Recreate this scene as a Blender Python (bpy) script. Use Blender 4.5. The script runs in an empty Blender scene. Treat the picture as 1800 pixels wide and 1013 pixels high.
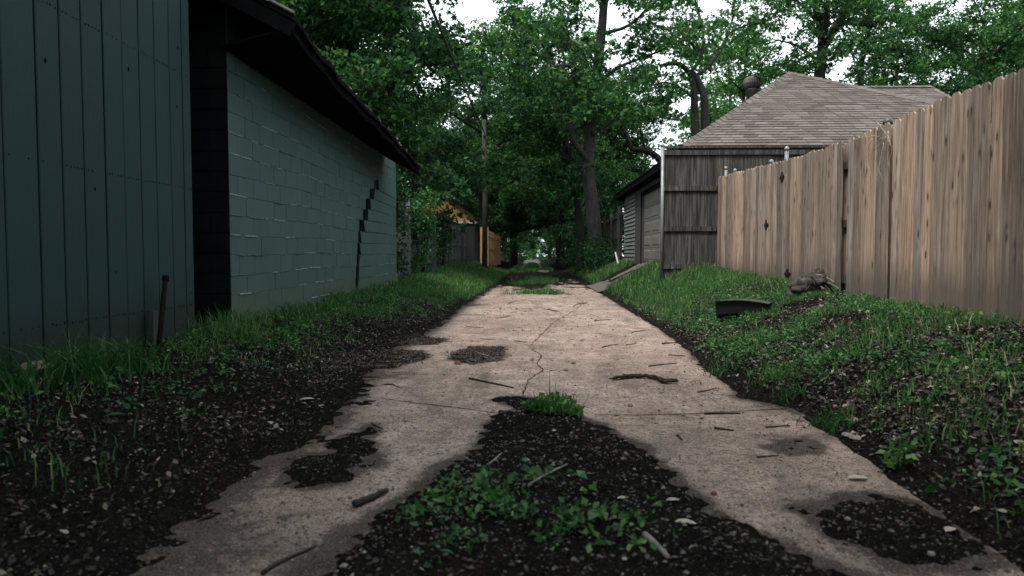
import bpy, math, random
import numpy as np
from mathutils import Vector, noise as mnoise

random.seed(7)
RNG = np.random.default_rng(11)
scene = bpy.context.scene
COL = scene.collection
R = math.radians

# ------------------------------------------------------------------ camera maths (site survey from the view point)
EYE = Vector((0.0, 0.0, 1.0))
FPX, CX, CY = 1250.0, 900.0, 506.5
PSI = math.asin(35 / 1251.86)
THE = math.asin(58.5 / 1251.86 / math.cos(PSI))
FW = Vector((-math.sin(PSI) * math.cos(THE), math.cos(PSI) * math.cos(THE), -math.sin(THE)))
RV = Vector((math.cos(PSI), math.sin(PSI), 0))
UP = RV.cross(FW)
def ray(px, py): return RV * (px - CX) + UP * (CY - py) + FW * FPX
def GP(px, py, z=0.0):
    d = ray(px, py); return EYE + d * ((z - EYE.z) / d.z)
def XP(px, py, X):
    d = ray(px, py); return EYE + d * (X / d.x)
def YP(px, py, Y):
    d = ray(px, py); return EYE + d * (Y / d.y)

# ------------------------------------------------------------------ tagging
def tag(o, label=None, cat=None, group=None, kind=None):
    if label: o['label'] = label
    if cat: o['category'] = cat
    if group: o['group'] = group
    if kind: o['kind'] = kind
    return o
def empty(name, loc, label, cat, group=None):
    o = bpy.data.objects.new(name, None); COL.objects.link(o)
    o.location = loc; o.empty_display_size = .1
    return tag(o, label, cat, group)
def wloc(o):
    v = Vector((0, 0, 0))
    while o is not None:
        v += o.location; o = o.parent
    return v

# ------------------------------------------------------------------ mesh builder (world coordinates)
class MB:
    def __init__(s): s.v = []; s.f = []; s.m = []; s.r = []; s.sm = []
    def add(s, vs, fs, m=0, r=None, smooth=False):
        b = len(s.v); s.v += [tuple(p) for p in vs]
        r = random.random() if r is None else r
        for f in fs:
            s.f.append(tuple(i + b for i in f)); s.m.append(m); s.r.append(r); s.sm.append(smooth)
    def box(s, x0, x1, y0, y1, z0, z1, m=0, r=None):
        vs = [(x0,y0,z0),(x1,y0,z0),(x1,y1,z0),(x0,y1,z0),(x0,y0,z1),(x1,y0,z1),(x1,y1,z1),(x0,y1,z1)]
        s.add(vs, [(0,3,2,1),(4,5,6,7),(0,1,5,4),(1,2,6,5),(2,3,7,6),(3,0,4,7)], m, r)
    def hexa(s, vs, m=0, r=None):
        s.add(vs, [(0,3,2,1),(4,5,6,7),(0,1,5,4),(1,2,6,5),(2,3,7,6),(3,0,4,7)], m, r)
    def beam(s, a, b, w, h, m=0, r=None, up=(0,0,1)):
        a = Vector(a); b = Vector(b); d = (b - a).normalized()
        sd = d.cross(Vector(up))
        if sd.length < 1e-4: sd = d.cross(Vector((1,0,0)))
        sd.normalize(); u = sd.cross(d)
        vs = []
        for p in (a, b):
            for sx, sz in ((-1,-1),(1,-1),(1,1),(-1,1)):
                vs.append(p + sd * (sx*w/2) + u * (sz*h/2))
        s.add(vs, [(0,3,2,1),(4,5,6,7),(0,1,5,4),(1,2,6,5),(2,3,7,6),(3,0,4,7)], m, r)
    def tube(s, pts, rad, seg=8, m=0, rough=0.0, r=None, smooth=True, cap=True):
        pts = [Vector(p) for p in pts]; n = len(pts)
        if not hasattr(rad, '__len__'): rad = [rad] * n
        vs = []; ref = Vector((.31, .87, .21)).normalized()
        for i, p in enumerate(pts):
            d = (pts[min(i+1, n-1)] - pts[max(i-1, 0)]).normalized()
            a = d.cross(ref)
            if a.length < .05: a = d.cross(Vector((1, 0, 0)))
            a.normalize(); b = d.cross(a)
            for k in range(seg):
                t = 2 * math.pi * k / seg
                q = rad[i] * (1 + (rough * (random.random() - .5) * 2 if rough else 0))
                vs.append(p + a * (math.cos(t) * q) + b * (math.sin(t) * q))
        fs = [(i*seg+k, i*seg+(k+1) % seg, (i+1)*seg+(k+1) % seg, (i+1)*seg+k) for i in range(n-1) for k in range(seg)]
        if cap: fs += [tuple(range(seg))[::-1], tuple((n-1)*seg + k for k in range(seg))]
        s.add(vs, fs, m, r, smooth)
    def lathe(s, c, prof, seg=20, m=0, r=None, smooth=True):
        vs = []
        for (rr, z) in prof:
            for k in range(seg):
                t = 2*math.pi*k/seg
                vs.append((c[0] + rr*math.cos(t), c[1] + rr*math.sin(t), c[2] + z))
        n = len(prof)
        fs = [(i*seg+k, i*seg+(k+1) % seg, (i+1)*seg+(k+1) % seg, (i+1)*seg+k) for i in range(n-1) for k in range(seg)]
        fs += [tuple(range(seg))[::-1], tuple((n-1)*seg+k for k in range(seg))]
        s.add(vs, fs, m, r, smooth)
    def rock(s, c, rx, ry, rz, m=0, seed=0, r=None, smooth=False, n=3):
        vs = []; fs = []; seg = 8 if n > 2 else 6
        rows = n + 1
        for i in range(1, rows):
            ph = math.pi * i / rows
            for k in range(seg):
                t = 2*math.pi*k/seg
                d = Vector((math.sin(ph)*math.cos(t), math.sin(ph)*math.sin(t), math.cos(ph)))
                q = 1 + .35 * mnoise.noise(d * 1.6 + Vector((seed*3.1, seed*1.7, seed)))
                vs.append((c[0]+d.x*rx*q, c[1]+d.y*ry*q, c[2]+d.z*rz*q))
        top = len(vs); vs.append((c[0], c[1], c[2]+rz)); bot = len(vs); vs.append((c[0], c[1], c[2]-rz))
        for i in range(rows-2):
            for k in range(seg):
                fs.append((i*seg+k, (i+1)*seg+k, (i+1)*seg+(k+1) % seg, i*seg+(k+1) % seg))
        for k in range(seg):
            fs.append((top, k, (k+1) % seg)); b = (rows-2)*seg; fs.append((bot, b+(k+1) % seg, b+k))
        s.add(vs, fs, m, r, smooth)
    def build(s, name, mats, parent=None, loc=None):
        me = bpy.data.meshes.new(name)
        org = wloc(parent) if parent is not None else (Vector(loc) if loc is not None else Vector((0,0,0)))
        me.from_pydata([(p[0]-org.x, p[1]-org.y, p[2]-org.z) for p in s.v], [], s.f)
        if not isinstance(mats, (list, tuple)): mats = [mats]
        for mt in mats: me.materials.append(mt)
        me.polygons.foreach_set('material_index', s.m); me.polygons.foreach_set('use_smooth', s.sm)
        at = me.attributes.new('rnd', 'FLOAT', 'FACE'); at.data.foreach_set('value', s.r)
        me.update()
        o = bpy.data.objects.new(name, me); COL.objects.link(o)
        if parent is not None: o.parent = parent
        else: o.location = org
        return o

def np_mesh(name, V, k, mats, rnd=None, parent=None, loc=None, midx=None):
    """V (N*k,3) vertices, every k of them one face"""
    n = len(V) // k
    me = bpy.data.meshes.new(name)
    org = np.array(wloc(parent)) if parent is not None else (np.array(loc) if loc is not None else np.zeros(3))
    V = V - org
    me.vertices.add(len(V)); me.vertices.foreach_set('co', V.astype(np.float32).ravel())
    me.loops.add(n * k); me.loops.foreach_set('vertex_index', np.arange(n*k, dtype=np.int32))
    me.polygons.add(n); me.polygons.foreach_set('loop_start', np.arange(n, dtype=np.int32) * k)
    if not isinstance(mats, (list, tuple)): mats = [mats]
    for mt in mats: me.materials.append(mt)
    if midx is not None: me.polygons.foreach_set('material_index', midx.astype(np.int32))
    if rnd is None: rnd = RNG.random(n)
    if len(rnd) != n: rnd = np.repeat(rnd, n//len(rnd))
    at = me.attributes.new('rnd', 'FLOAT', 'FACE'); at.data.foreach_set('value', rnd.astype(np.float32))
    me.update(calc_edges=True)
    o = bpy.data.objects.new(name, me); COL.objects.link(o)
    if parent is not None: o.parent = parent
    else: o.location = Vector(org)
    return o

def norm(a): return a / np.maximum(np.linalg.norm(a, axis=1, keepdims=True), 1e-9)
def leaf_quads(C, L, W, upb, rng, flat=None):
    n = len(C)
    nm = norm(rng.normal(size=(n, 3)) + np.array([0, 0, upb]))
    t = rng.normal(size=(n, 3)); t = norm(t - nm * (t * nm).sum(1, keepdims=True)); b = np.cross(nm, t)
    L = (L * np.ones(n))[:, None]; W = (W * np.ones(n))[:, None]
    k = (rng.random((n, 1)) * .25 + .05) * L
    V = np.empty((n, 4, 3))
    V[:, 0] = C - t * L / 2 - nm * k * .5; V[:, 1] = C + b * W / 2 - t * L * .08
    V[:, 2] = C + t * L / 2 - nm * k; V[:, 3] = C - b * W / 2 - t * L * .08
    return V.reshape(-1, 3)

# ------------------------------------------------------------------ numpy value noise
_T = np.random.default_rng(5).random((256, 256))
def vn(x, y, f=1.0, o=0.0):
    x = np.asarray(x, float) * f + o * 17.3 + 1000; y = np.asarray(y, float) * f + o * 9.7 + 1000
    xi = np.floor(x).astype(int); yi = np.floor(y).astype(int); u = x - xi; v = y - yi
    u = u*u*(3-2*u); v = v*v*(3-2*v)
    a = _T[xi & 255, yi & 255]; b = _T[(xi+1) & 255, yi & 255]; c = _T[xi & 255, (yi+1) & 255]; d = _T[(xi+1) & 255, (yi+1) & 255]
    return (a*(1-u)+b*u)*(1-v)+(c*(1-u)+d*u)*v
def fbm(x, y, f=1.0, o=0.0, n=4):
    s = 0; a = .5; t = 0
    for i in range(n):
        s = s + a*vn(x, y, f*2**i, o+i*3.1); t += a; a *= .55
    return s / t

# ------------------------------------------------------------------ materials
class NT:
    def __init__(s, name):
        s.mat = bpy.data.materials.new(name); s.mat.use_nodes = True
        s.t = s.mat.node_tree; s.t.nodes.clear()
        s.out = s.n('ShaderNodeOutputMaterial')
    def n(s, typ, **kw):
        nd = s.t.nodes.new(typ)
        for k, v in kw.items():
            if k in nd.inputs.keys() if hasattr(nd, 'inputs') else False:
                nd.inputs[k].default_value = v
            else: setattr(nd, k, v)
        return nd
    def l(s, a, b): s.t.links.new(a, b)
    def coord(s, sc=(1,1,1), kind='Object'):
        tc = s.n('ShaderNodeTexCoord'); mp = s.n('ShaderNodeMapping'); mp.inputs['Scale'].default_value = sc
        s.l(tc.outputs[kind], mp.inputs['Vector']); return mp.outputs['Vector']
    def noise(s, vec, scale, detail=4, rough=.55, dist=0):
        nd = s.n('ShaderNodeTexNoise'); nd.inputs['Scale'].default_value = scale; nd.inputs['Detail'].default_value = detail
        nd.inputs['Roughness'].default_value = rough; nd.inputs['Distortion'].default_value = dist
        s.l(vec, nd.inputs['Vector']); return nd.outputs['Fac']
    def ramp(s, fac, stops, interp='LINEAR'):
        nd = s.n('ShaderNodeValToRGB'); cr = nd.color_ramp; cr.interpolation = interp
        while len(cr.elements) < len(stops): cr.elements.new(.5)
        for e, (p, c) in zip(cr.elements, stops):
            e.position = p; e.color = (*c, 1) if hasattr(c, '__len__') else (c, c, c, 1)
        s.l(fac, nd.inputs['Fac']); return nd.outputs['Color']
    def mix(s, fac, a, b, typ='MIX'):
        nd = s.n('ShaderNodeMix'); nd.data_type = 'RGBA'; nd.blend_type = typ
        for si, v in ((0, fac), (6, a), (7, b)):
            sock = nd.inputs[si]
            if hasattr(v, 'is_linked') or hasattr(v, 'node'): s.l(v, sock)
            elif hasattr(v, '__len__'): sock.default_value = (*v, 1)
            else: sock.default_value = v if si == 0 else (v, v, v, 1)
        return nd.outputs[2]
    def math(s, op, a, b=0.0):
        nd = s.n('ShaderNodeMath'); nd.operation = op
        for i, v in enumerate((a, b)):
            if hasattr(v, 'node'): s.l(v, nd.inputs[i])
            else: nd.inputs[i].default_value = v
        return nd.outputs[0]
    def rnd(s):
        nd = s.n('ShaderNodeAttribute'); nd.attribute_name = 'rnd'; return nd.outputs['Fac']
    def finish(s, col, rough=.8, bump=None, strength=.4, dist=.01, metal=0, spec=.35):
        if spec < .1:                                            # dead matt surfaces
            p = s.n('ShaderNodeBsdfDiffuse')
            if hasattr(col, 'node'): s.l(col, p.inputs['Color'])
            else: p.inputs['Color'].default_value = (*col, 1)
            if bump is not None:
                b = s.n('ShaderNodeBump'); b.inputs['Strength'].default_value = strength; b.inputs['Distance'].default_value = dist
                s.l(bump, b.inputs['Height']); s.l(b.outputs['Normal'], p.inputs['Normal'])
            s.l(p.outputs[0], s.out.inputs[0]); return s.mat
        p = s.n('ShaderNodeBsdfPrincipled')
        if hasattr(col, 'node'): s.l(col, p.inputs['Base Color'])
        else: p.inputs['Base Color'].default_value = (*col, 1)
        if hasattr(rough, 'node'): s.l(rough, p.inputs['Roughness'])
        else: p.inputs['Roughness'].default_value = rough
        p.inputs['Metallic'].default_value = metal; p.inputs['Specular IOR Level'].default_value = spec
        if bump is not None:
            b = s.n('ShaderNodeBump'); b.inputs['Strength'].default_value = strength; b.inputs['Distance'].default_value = dist
            s.l(bump, b.inputs['Height']); s.l(b.outputs['Normal'], p.inputs['Normal'])
        s.l(p.outputs[0], s.out.inputs[0]); return s.mat

def m_concrete():
    t = NT('concrete'); c = t.coord()
    big = t.noise(c, .55, 5, .6, .4); mid = t.noise(c, 3.2, 6, .65, .6); fine = t.noise(c, 38, 5, .75); agg = t.noise(c, 120, 3, .7); m2 = t.noise(c, 11, 6, .7, .4)
    base = t.ramp(big, [(.32, (.25, .178, .15)), (.5, (.37, .272, .235)), (.66, (.46, .36, .322))])
    base = t.mix(t.ramp(mid, [(.38, 0.), (.62, .8)]), base, (.17, .13, .107))
    base = t.mix(t.ramp(m2, [(.40, .65), (.55, 0.)]), base, (.135, .10, .086))
    base = t.mix(t.ramp(fine, [(.42, .9), (.51, 0.)]), base, (.075, .058, .05))
    pit = t.noise(c, 75, 2, .5); base = t.mix(t.ramp(pit, [(.30, 1.), (.36, 0.)]), base, (.03, .025, .022))
    base = t.mix(t.ramp(agg, [(.55, 0.), (.68, .8)]), base, (.50, .445, .405))
    base = t.mix(t.ramp(agg, [(.33, .8), (.43, 0.)]), base, (.06, .05, .044))
    vor = t.n('ShaderNodeTexVoronoi'); vor.inputs['Scale'].default_value = 22; t.l(c, vor.inputs['Vector'])
    sp = t.math('MULTIPLY', t.ramp(vor.outputs['Distance'], [(.06, 1.), (.17, 0.)]), t.ramp(mid, [(.42, 0.), (.6, .9)]))
    base = t.mix(sp, base, (.04, .034, .03))
    st = t.noise(t.coord((1.6, .5, 1)), 1.1, 6, .7, 1.1)
    base = t.mix(t.ramp(st, [(.50, 0.), (.72, .75)]), base, (.075, .062, .056))
    at = t.n('ShaderNodeAttribute'); at.attribute_name = 'dirt'                 # soil trodden onto the slab
    dn = t.math('ADD', at.outputs['Fac'], t.math('ADD', t.math('MULTIPLY', t.math('SUBTRACT', fine, .5), 1.6), t.math('MULTIPLY', t.math('SUBTRACT', m2, .5), 1.5)))
    base = t.mix(t.ramp(dn, [(.36, 0.), (.66, .85)]), base, t.mix(t.ramp(agg, [(.5, 0.), (.66, 1.)]), t.ramp(m2, [(.35, (.007, .0066, .0066)), (.62, (.026, .0225, .0205))]), (.085, .074, .066)))
    h = t.math('ADD', t.math('MULTIPLY', fine, .8), t.math('MULTIPLY', agg, .5))
    return t.finish(base, .9, h, .7, .014, spec=.05)
def m_soil():
    t = NT('soil'); c = t.coord()
    big = t.noise(c, .8, 4); mid = t.noise(c, 9, 5, .7); f = t.noise(c, 70, 4, .75); ff = t.noise(c, 160, 2)
    base = t.ramp(mid, [(.3, (.004, .004, .0043)), (.55, (.0085, .008, .0078)), (.75, (.020, .0175, .016))])
    base = t.mix(t.ramp(big, [(.4, 0.), (.7, .5)]), base, (.011, .0085, .007))
    base = t.mix(t.ramp(f, [(.57, 0.), (.66, .7)]), base, (.065, .058, .052))
    base = t.mix(t.ramp(ff, [(.66, 0.), (.72, .6)]), base, (.12, .108, .097))
    h = t.math('ADD', t.math('MULTIPLY', f, 1.), t.math('MULTIPLY', mid, .8))
    return t.finish(base, .95, h, .9, .03, spec=.06)
def m_leaf(name, ca, cb, cc, trans=.5, rough=.5, straw=None):
    t = NT(name); r = t.rnd()
    col = t.ramp(r, [(0., ca), (.55, cb), (1., cc)] if not straw else [(0., straw), (.03, straw), (.05, ca), (.5, cb), (.9, cc), (1., straw)])
    oi = t.n('ShaderNodeObjectInfo')
    d = t.n('ShaderNodeBsdfPrincipled'); d.inputs['Roughness'].default_value = rough; d.inputs['Specular IOR Level'].default_value = .2
    t.l(col, d.inputs['Base Color'])
    tr = t.n('ShaderNodeBsdfTranslucent'); t.l(t.mix(1.0, col, (1.0, 1.15, .55), 'MULTIPLY'), tr.inputs['Color'])
    mx = t.n('ShaderNodeMixShader'); mx.inputs[0].default_value = trans
    t.l(d.outputs[0], mx.inputs[1]); t.l(tr.outputs[0], mx.inputs[2]); t.l(mx.outputs[0], t.out.inputs[0])
    return t.mat
def m_litter(name, stops):
    t = NT(name); return t.finish(t.ramp(t.rnd(), stops), .75, spec=.25)
def m_wood(name, dark, mid, light, grain=(40, 40, 1.6), knots=True, tint=.5, rough=.78, greydirt=None, lowstain=None, kn=0, streak=None):
    """weathered boards with the grain along local z"""
    t = NT(name); r = t.rnd()
    tc = t.n('ShaderNodeTexCoord'); off = t.n('ShaderNodeVectorMath'); off.operation = 'ADD'
    cmb = t.n('ShaderNodeCombineXYZ'); t.l(t.math('MULTIPLY', r, 37.), cmb.inputs[2]); t.l(t.math('MULTIPLY', r, 11.), cmb.inputs[0])
    t.l(tc.outputs['Object'], off.inputs[0]); t.l(cmb.outputs[0], off.inputs[1])
    def mp(sc):
        m = t.n('ShaderNodeMapping'); m.inputs['Scale'].default_value = sc; t.l(off.outputs[0], m.inputs['Vector']); return m.outputs[0]
    # knots bend the grain around them
    v = t.n('ShaderNodeTexVoronoi'); v.inputs['Scale'].default_value = 1.0; t.l(mp((13, 13, 4.2)), v.inputs['Vector'])
    kd = v.outputs['Distance']
    g = t.noise(mp(grain), 1.0, 6, .62, .5)
    g2 = t.noise(mp((grain[0]*3.2, grain[1]*3.2, grain[2]*1.3)), 1.0, 3, .6, .2)
    rings = t.n('ShaderNodeTexWave'); rings.wave_type = 'RINGS'; rings.rings_direction = 'SPHERICAL'
    blot = t.noise(mp((3, 3, 1.1)), 1.0, 4, .6)
    col = t.ramp(g, [(.33, dark), (.47, mid), (.60, light)])
    col = t.mix(t.ramp(g2, [(.36, .5), (.5, 0.)]), col, dark)
    tcol = t.ramp(r, [(0., (.42, .44, .46)), (.25, (.72, .72, .72)), (.6, (1., .97, .94)), (.85, (1.16, 1.06, .96)), (1., (1.4, 1.3, 1.2))])
    col = t.mix(tint, col, t.mix(1.0, col, tcol, 'MULTIPLY'))
    if kn or knots:
        gf = t.ramp(t.math('FRACT', t.math('MULTIPLY', r, 7.3)), [(.45, 0.), (1., .5)])
        bw = t.n('ShaderNodeRGBToBW'); t.l(col, bw.inputs[0]); col = t.mix(gf, col, t.mix(1.0, bw.outputs[0], (.98, .97, .96), 'MULTIPLY'))
    col = t.mix(t.ramp(blot, [(.52, 0.), (.75, .6)]), col, t.mix(1.0, col, (.5, .5, .53), 'MULTIPLY'))
    if streak:
        sx = t.n('ShaderNodeSeparateXYZ'); t.l(tc.outputs['Object'], sx.inputs[0])
        sn = t.math('MULTIPLY', t.noise(mp((22, 22, 2.2)), 1.0, 5, .7), t.math('SUBTRACT', .75, t.math('MULTIPLY', sx.outputs[2], .35)))
        col = t.mix(t.ramp(sn, [(.40, 0.), (.52, .8)]), col, streak)
    if knots:
        kr = t.ramp(kd, [(.0, 1.), (.12, 1.), (.16, .45), (.34, 0.)])
        kr = t.math('MULTIPLY', kr, t.ramp(t.noise(mp((4, 4, 2.2)), 1.0, 2), [(.42, .15), (.56, 1.)]))
        col = t.mix(kr, col, tuple(x*.25 for x in dark))
    if lowstain:
        sx = t.n('ShaderNodeSeparateXYZ'); t.l(tc.outputs['Object'], sx.inputs[0])
        sf = t.math('ADD', sx.outputs[2], t.math('MULTIPLY', t.noise(mp((9, 9, 3)), 1.0, 4), -.25))
        col = t.mix(t.ramp(sf, [(lowstain[0], .75), (lowstain[1], 0.)]), col, lowstain[2])
    return t.finish(col, rough, t.math('ADD', g, t.math('MULTIPLY', g2, .7)), .55, .006, spec=.25)
def m_paint(name, a, b, dirt, scale=2.5, grain=None, rough=.55, bump=.3, low=None):
    t = NT(name); c = t.coord(); cg = t.coord(grain) if grain else c
    r = t.rnd()
    n1 = t.noise(c, scale, 5, .6, .3); n2 = t.noise(cg, 14, 5, .65); n3 = t.noise(c, 60, 3, .6)
    col = t.mix(n1, a, b)
    col = t.mix(t.ramp(r, [(0., .0), (1., .35)]), col, tuple(x*.8 for x in a))
    col = t.mix(t.ramp(n2, [(.6, 0.), (.8, .55)]), col, dirt)
    if low:
        tc = t.n('ShaderNodeTexCoord'); sx = t.n('ShaderNodeSeparateXYZ'); t.l(tc.outputs['Object'], sx.inputs[0])
        sf = t.math('ADD', sx.outputs[2], t.math('MULTIPLY', n1, -.5))
        col = t.mix(t.ramp(sf, [(low[0], .8), (low[1], 0.)]), col, low[2])
    h = t.math('ADD', n2, t.math('MULTIPLY', n3, .5))
    return t.finish(col, rough, h, bump, .006, spec=.18)
def m_simple(name, a, b, scale=8, rough=.6, metal=0, bump=.2, coord=(1,1,1), spec=.4, dist=.004):
    t = NT(name); c = t.coord(coord); n1 = t.noise(c, scale, 5, .65); n2 = t.noise(c, scale*6, 3, .6)
    col = t.mix(t.ramp(t.math('ADD', t.math('MULTIPLY', n1, .7), t.math('MULTIPLY', n2, .3)), [(.35, 0.), (.65, 1.)]), a, b)
    return t.finish(col, rough, t.math('ADD', n1, n2), bump, dist, metal, spec)
def m_shingle():
    t = NT('shingle'); c = t.coord(); r = t.rnd()
    n1 = t.noise(c, 1.3, 4, .6); n2 = t.noise(c, 40, 3, .7)
    col = t.ramp(r, [(0., (.042, .033, .030)), (.35, (.066, .054, .049)), (.7, (.083, .069, .064)), (1., (.112, .095, .09))])
    col = t.mix(t.ramp(n1, [(.4, 0.), (.7, .45)]), col, (.08, .07, .066))
    col = t.mix(t.ramp(n2, [(.45, 0.), (.65, .3)]), col, (.16, .145, .14))
    return t.finish(col, .9, n2, .5, .006, spec=.2)
def m_bark(name, a, b):
    t = NT(name); c = t.coord((1, 1, .22)); n1 = t.noise(c, 14, 6, .7, .6); n2 = t.noise(t.coord(), 2, 4)
    col = t.ramp(n1, [(.35, a), (.65, b)])
    col = t.mix(t.ramp(n2, [(.45, 0.), (.7, .5)]), col, tuple(x*.5 for x in a))
    return t.finish(col, .9, n1, 1., .04, spec=.2)

M = {}
M['concrete'] = m_concrete(); M['soil'] = m_soil()
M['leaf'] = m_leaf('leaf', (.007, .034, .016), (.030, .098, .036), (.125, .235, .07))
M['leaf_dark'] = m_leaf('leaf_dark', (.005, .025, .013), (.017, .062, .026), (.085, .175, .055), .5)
M['leaf_light'] = m_leaf('leaf_light', (.012, .055, .02), (.042, .13, .04), (.15, .27, .075), .55)
M['grass'] = m_leaf('grass', (.008, .038, .013), (.028, .10, .028), (.15, .25, .07), .35, straw=(.24, .205, .12))
M['weed'] = m_leaf('weed', (.012, .054, .018), (.034, .115, .034), (.15, .26, .07), .35)
M['litter'] = m_litter('litter', [(0., (.010, .0085, .008)), (.45, (.028, .022, .018)), (.7, (.075, .058, .048)), (.9, (.13, .105, .09)), (1., (.25, .215, .19))])
M['debris'] = m_litter('debris', [(0., (.016, .013, .012)), (.6, (.04, .031, .026)), (1., (.10, .078, .064))])
M['pebble'] = m_litter('pebble', [(0., (.02, .019, .018)), (.6, (.06, .056, .052)), (.9, (.10, .092, .084)), (1., (.21, .195, .178))])
M['track'] = m_simple('pale_track', (.02, .017, .015), (.11, .092, .08), .9, .9, bump=.6)
M['paleleaf'] = m_simple('pale_dry_leaf', (.20, .165, .13), (.30, .26, .22), 40, .8)
M['picket'] = m_wood('weathered_cedar', (.105, .074, .056), (.235, .172, .132), (.33, .262, .212), tint=1.0, lowstain=(-.12, .32, (.075, .064, .056)))
M['oldwood'] = m_wood('grey_old_boards', (.008, .008, .008), (.022, .021, .0205), (.07, .066, .063), grain=(34, 34, 1.3), knots=False, tint=.6, lowstain=None, kn=0, streak=(.17, .155, .14))
M['darkwood'] = m_wood('dark_fence_boards', (.014, .014, .014), (.03, .029, .028), (.055, .053, .05), knots=False, tint=.6)
M['greyfence'] = m_wood('grey_fence_boards', (.035, .038, .04), (.08, .084, .085), (.14, .145, .145), knots=False, tint=.6)
M['tanfence'] = m_wood('tan_fence_boards', (.22, .115, .045), (.36, .205, .09), (.46, .29, .14), knots=False, tint=.5)
M['plank'] = m_paint('teal_painted_plank', (.0105, .0275, .030), (.0155, .036, .0385), (.005, .010, .011), 1.6, (6, 6, .5), .75, .35, low=(-.1, .3, (.012, .017, .013)))
M['block'] = m_paint('grey_green_painted_block', (.034, .070, .064), (.049, .091, .083), (.018, .032, .03), 1.4, None, .6, .8, low=(.0, .25, (.06, .08, .06)))
M['hole_shade'] = m_simple('dark_hole_and_shade', (.008, .009, .009), (.014, .014, .014), 20, .9)
M['nail'] = m_simple('rusty_nail_head', (.002, .002, .002), (.004, .003, .003), 30, .8, spec=.05)
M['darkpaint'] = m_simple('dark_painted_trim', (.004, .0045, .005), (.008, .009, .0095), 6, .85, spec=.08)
M['mortar'] = m_simple('highlight_mortar', (.075, .13, .118), (.15, .205, .19), 9, .7, bump=.5)
M['shadeblock'] = m_simple('shade_dark_block', (.005, .006, .0065), (.010, .0115, .012), 7, .9, spec=.08)
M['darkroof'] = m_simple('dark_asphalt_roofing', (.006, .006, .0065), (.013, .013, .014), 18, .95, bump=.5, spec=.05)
M['shingle'] = m_shingle()
M['shingle_dark'] = m_simple('shingle_edge', (.09, .075, .068), (.15, .13, .12), 22, .9, bump=.4)
M['galv'] = m_simple('galvanised_steel', (.11, .125, .13), (.20, .215, .22), 14, .5, .5, .1)
M['capmetal'] = m_simple('dark_green_cap', (.02, .035, .03), (.045, .065, .058), 14, .5)
M['rust'] = m_simple('rusty_steel', (.006, .0055, .005), (.014, .011, .010), 25, .9, 0, .4, spec=.05)
M['blackplastic'] = m_simple('black_plastic', (.005, .005, .006), (.010, .010, .012), 10, .5, 0, .12, spec=.2)
M['blackiron'] = m_simple('black_iron', (.010, .010, .011), (.02, .02, .021), 20, .5, .4, .2)
M['bark'] = m_bark('bark_dark', (.009, .008, .008), (.026, .024, .023))
M['bark_grey'] = m_bark('bark_grey', (.018, .017, .018), (.062, .059, .06))
M['bark_stump'] = m_bark('bleached_stump_wood', (.012, .011, .010), (.075, .067, .06))
M['siding'] = m_simple('dark_siding', (.018, .019, .021), (.03, .031, .033), 5, .75)
M['lapsiding'] = m_simple('grey_lap_siding', (.075, .078, .082), (.12, .122, .125), 6, .6)
M['door'] = m_simple('grey_door_paint', (.085, .083, .082), (.12, .117, .115), 3, .55, coord=(1, 1, .4))
M['yellow'] = m_simple('ochre_siding', (.52, .27, .09), (.62, .36, .14), 4, .7)
M['white'] = m_simple('white_trim', (.55, .56, .56), (.7, .7, .7), 8, .6)
M['twig'] = m_bark('twig_bark', (.016, .013, .011), (.05, .04, .034))
M['palewood'] = m_bark('pale_dry_wood', (.13, .115, .10), (.30, .27, .24))
M['vine'] = m_simple('dry_vine', (.28, .22, .17), (.42, .35, .28), 30, .8)
M['brick'] = m_simple('red_brick_lump', (.10, .035, .025), (.16, .06, .042), 30, .9, bump=.5)
M['stone'] = m_simple('dull_stone', (.10, .08, .068), (.19, .16, .14), 12, .9, bump=.6, dist=.01)
M['wire'] = m_simple('black_cable', (.012, .012, .012), (.02, .02, .02), 10, .7)
M['ventmetal'] = m_simple('dull_bronze_metal', (.028, .026, .026), (.06, .056, .055), 8, .55, .3)

# ------------------------------------------------------------------ terrain
def pl(*pts): return np.array([[GP(*p).x, GP(*p).y] for p in pts])
LEFT = pl((150,1060),(215,1000),(330,905),(430,838),(540,776),(590,735),(622,692),(640,662),(672,640),(700,608),(745,588),(775,572),(800,548),(832,528),(855,512),(878,497),(893,485))
RIGHT = pl((1860,1045),(1800,1003),(1690,925),(1580,848),(1485,780),(1385,718),(1310,700),(1250,652),(1200,607),(1150,572),(1105,546),(1065,521),(1045,508),(1028,497))
def edge(P, y):
    o = np.argsort(P[:, 1]); return np.interp(y, P[o, 1], P[o, 0])
PATCH = [
 (pl((520,1080),(560,1010),(612,958),(640,930),(690,890),(735,858),(790,815),(838,792),(848,768),(862,742),(890,724),(930,712),(965,710),(1010,728),(1050,745),(1092,767),(1130,792),(1165,822),(1200,857),(1240,892),(1290,922),(1350,952),(1425,987),(1500,1022),(1540,1080)), .045, .16),
 (pl((865,703),(900,697),(940,704),(950,716),(910,718)), .02, .04),
 (pl((500,852),(503,812),(545,800),(588,795),(580,776),(620,762),(656,778),(645,795),(666,815),(622,826),(602,846),(552,857)), .014, .05),
 (pl((638,757),(650,749),(664,758),(655,767)), .01, .03),
 (pl((560,690),(600,662),(640,650),(690,648),(748,630),(738,617),(692,617),(650,630),(590,640)), .002, .05),
 (pl((792,632),(802,620),(832,611),(884,611),(878,634),(832,641)), .000, .05),
 (pl((690,607),(732,590),(782,597),(765,606)), .001, .04),
 (pl((1400,893),(1432,905),(1470,877),(1532,868),(1610,882),(1690,935),(1748,985),(1700,1002),(1562,985),(1482,940)), .016, .07),
 (pl((1375,786),(1400,775),(1437,785),(1422,796),(1390,796)), .000, .03),
]
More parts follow.
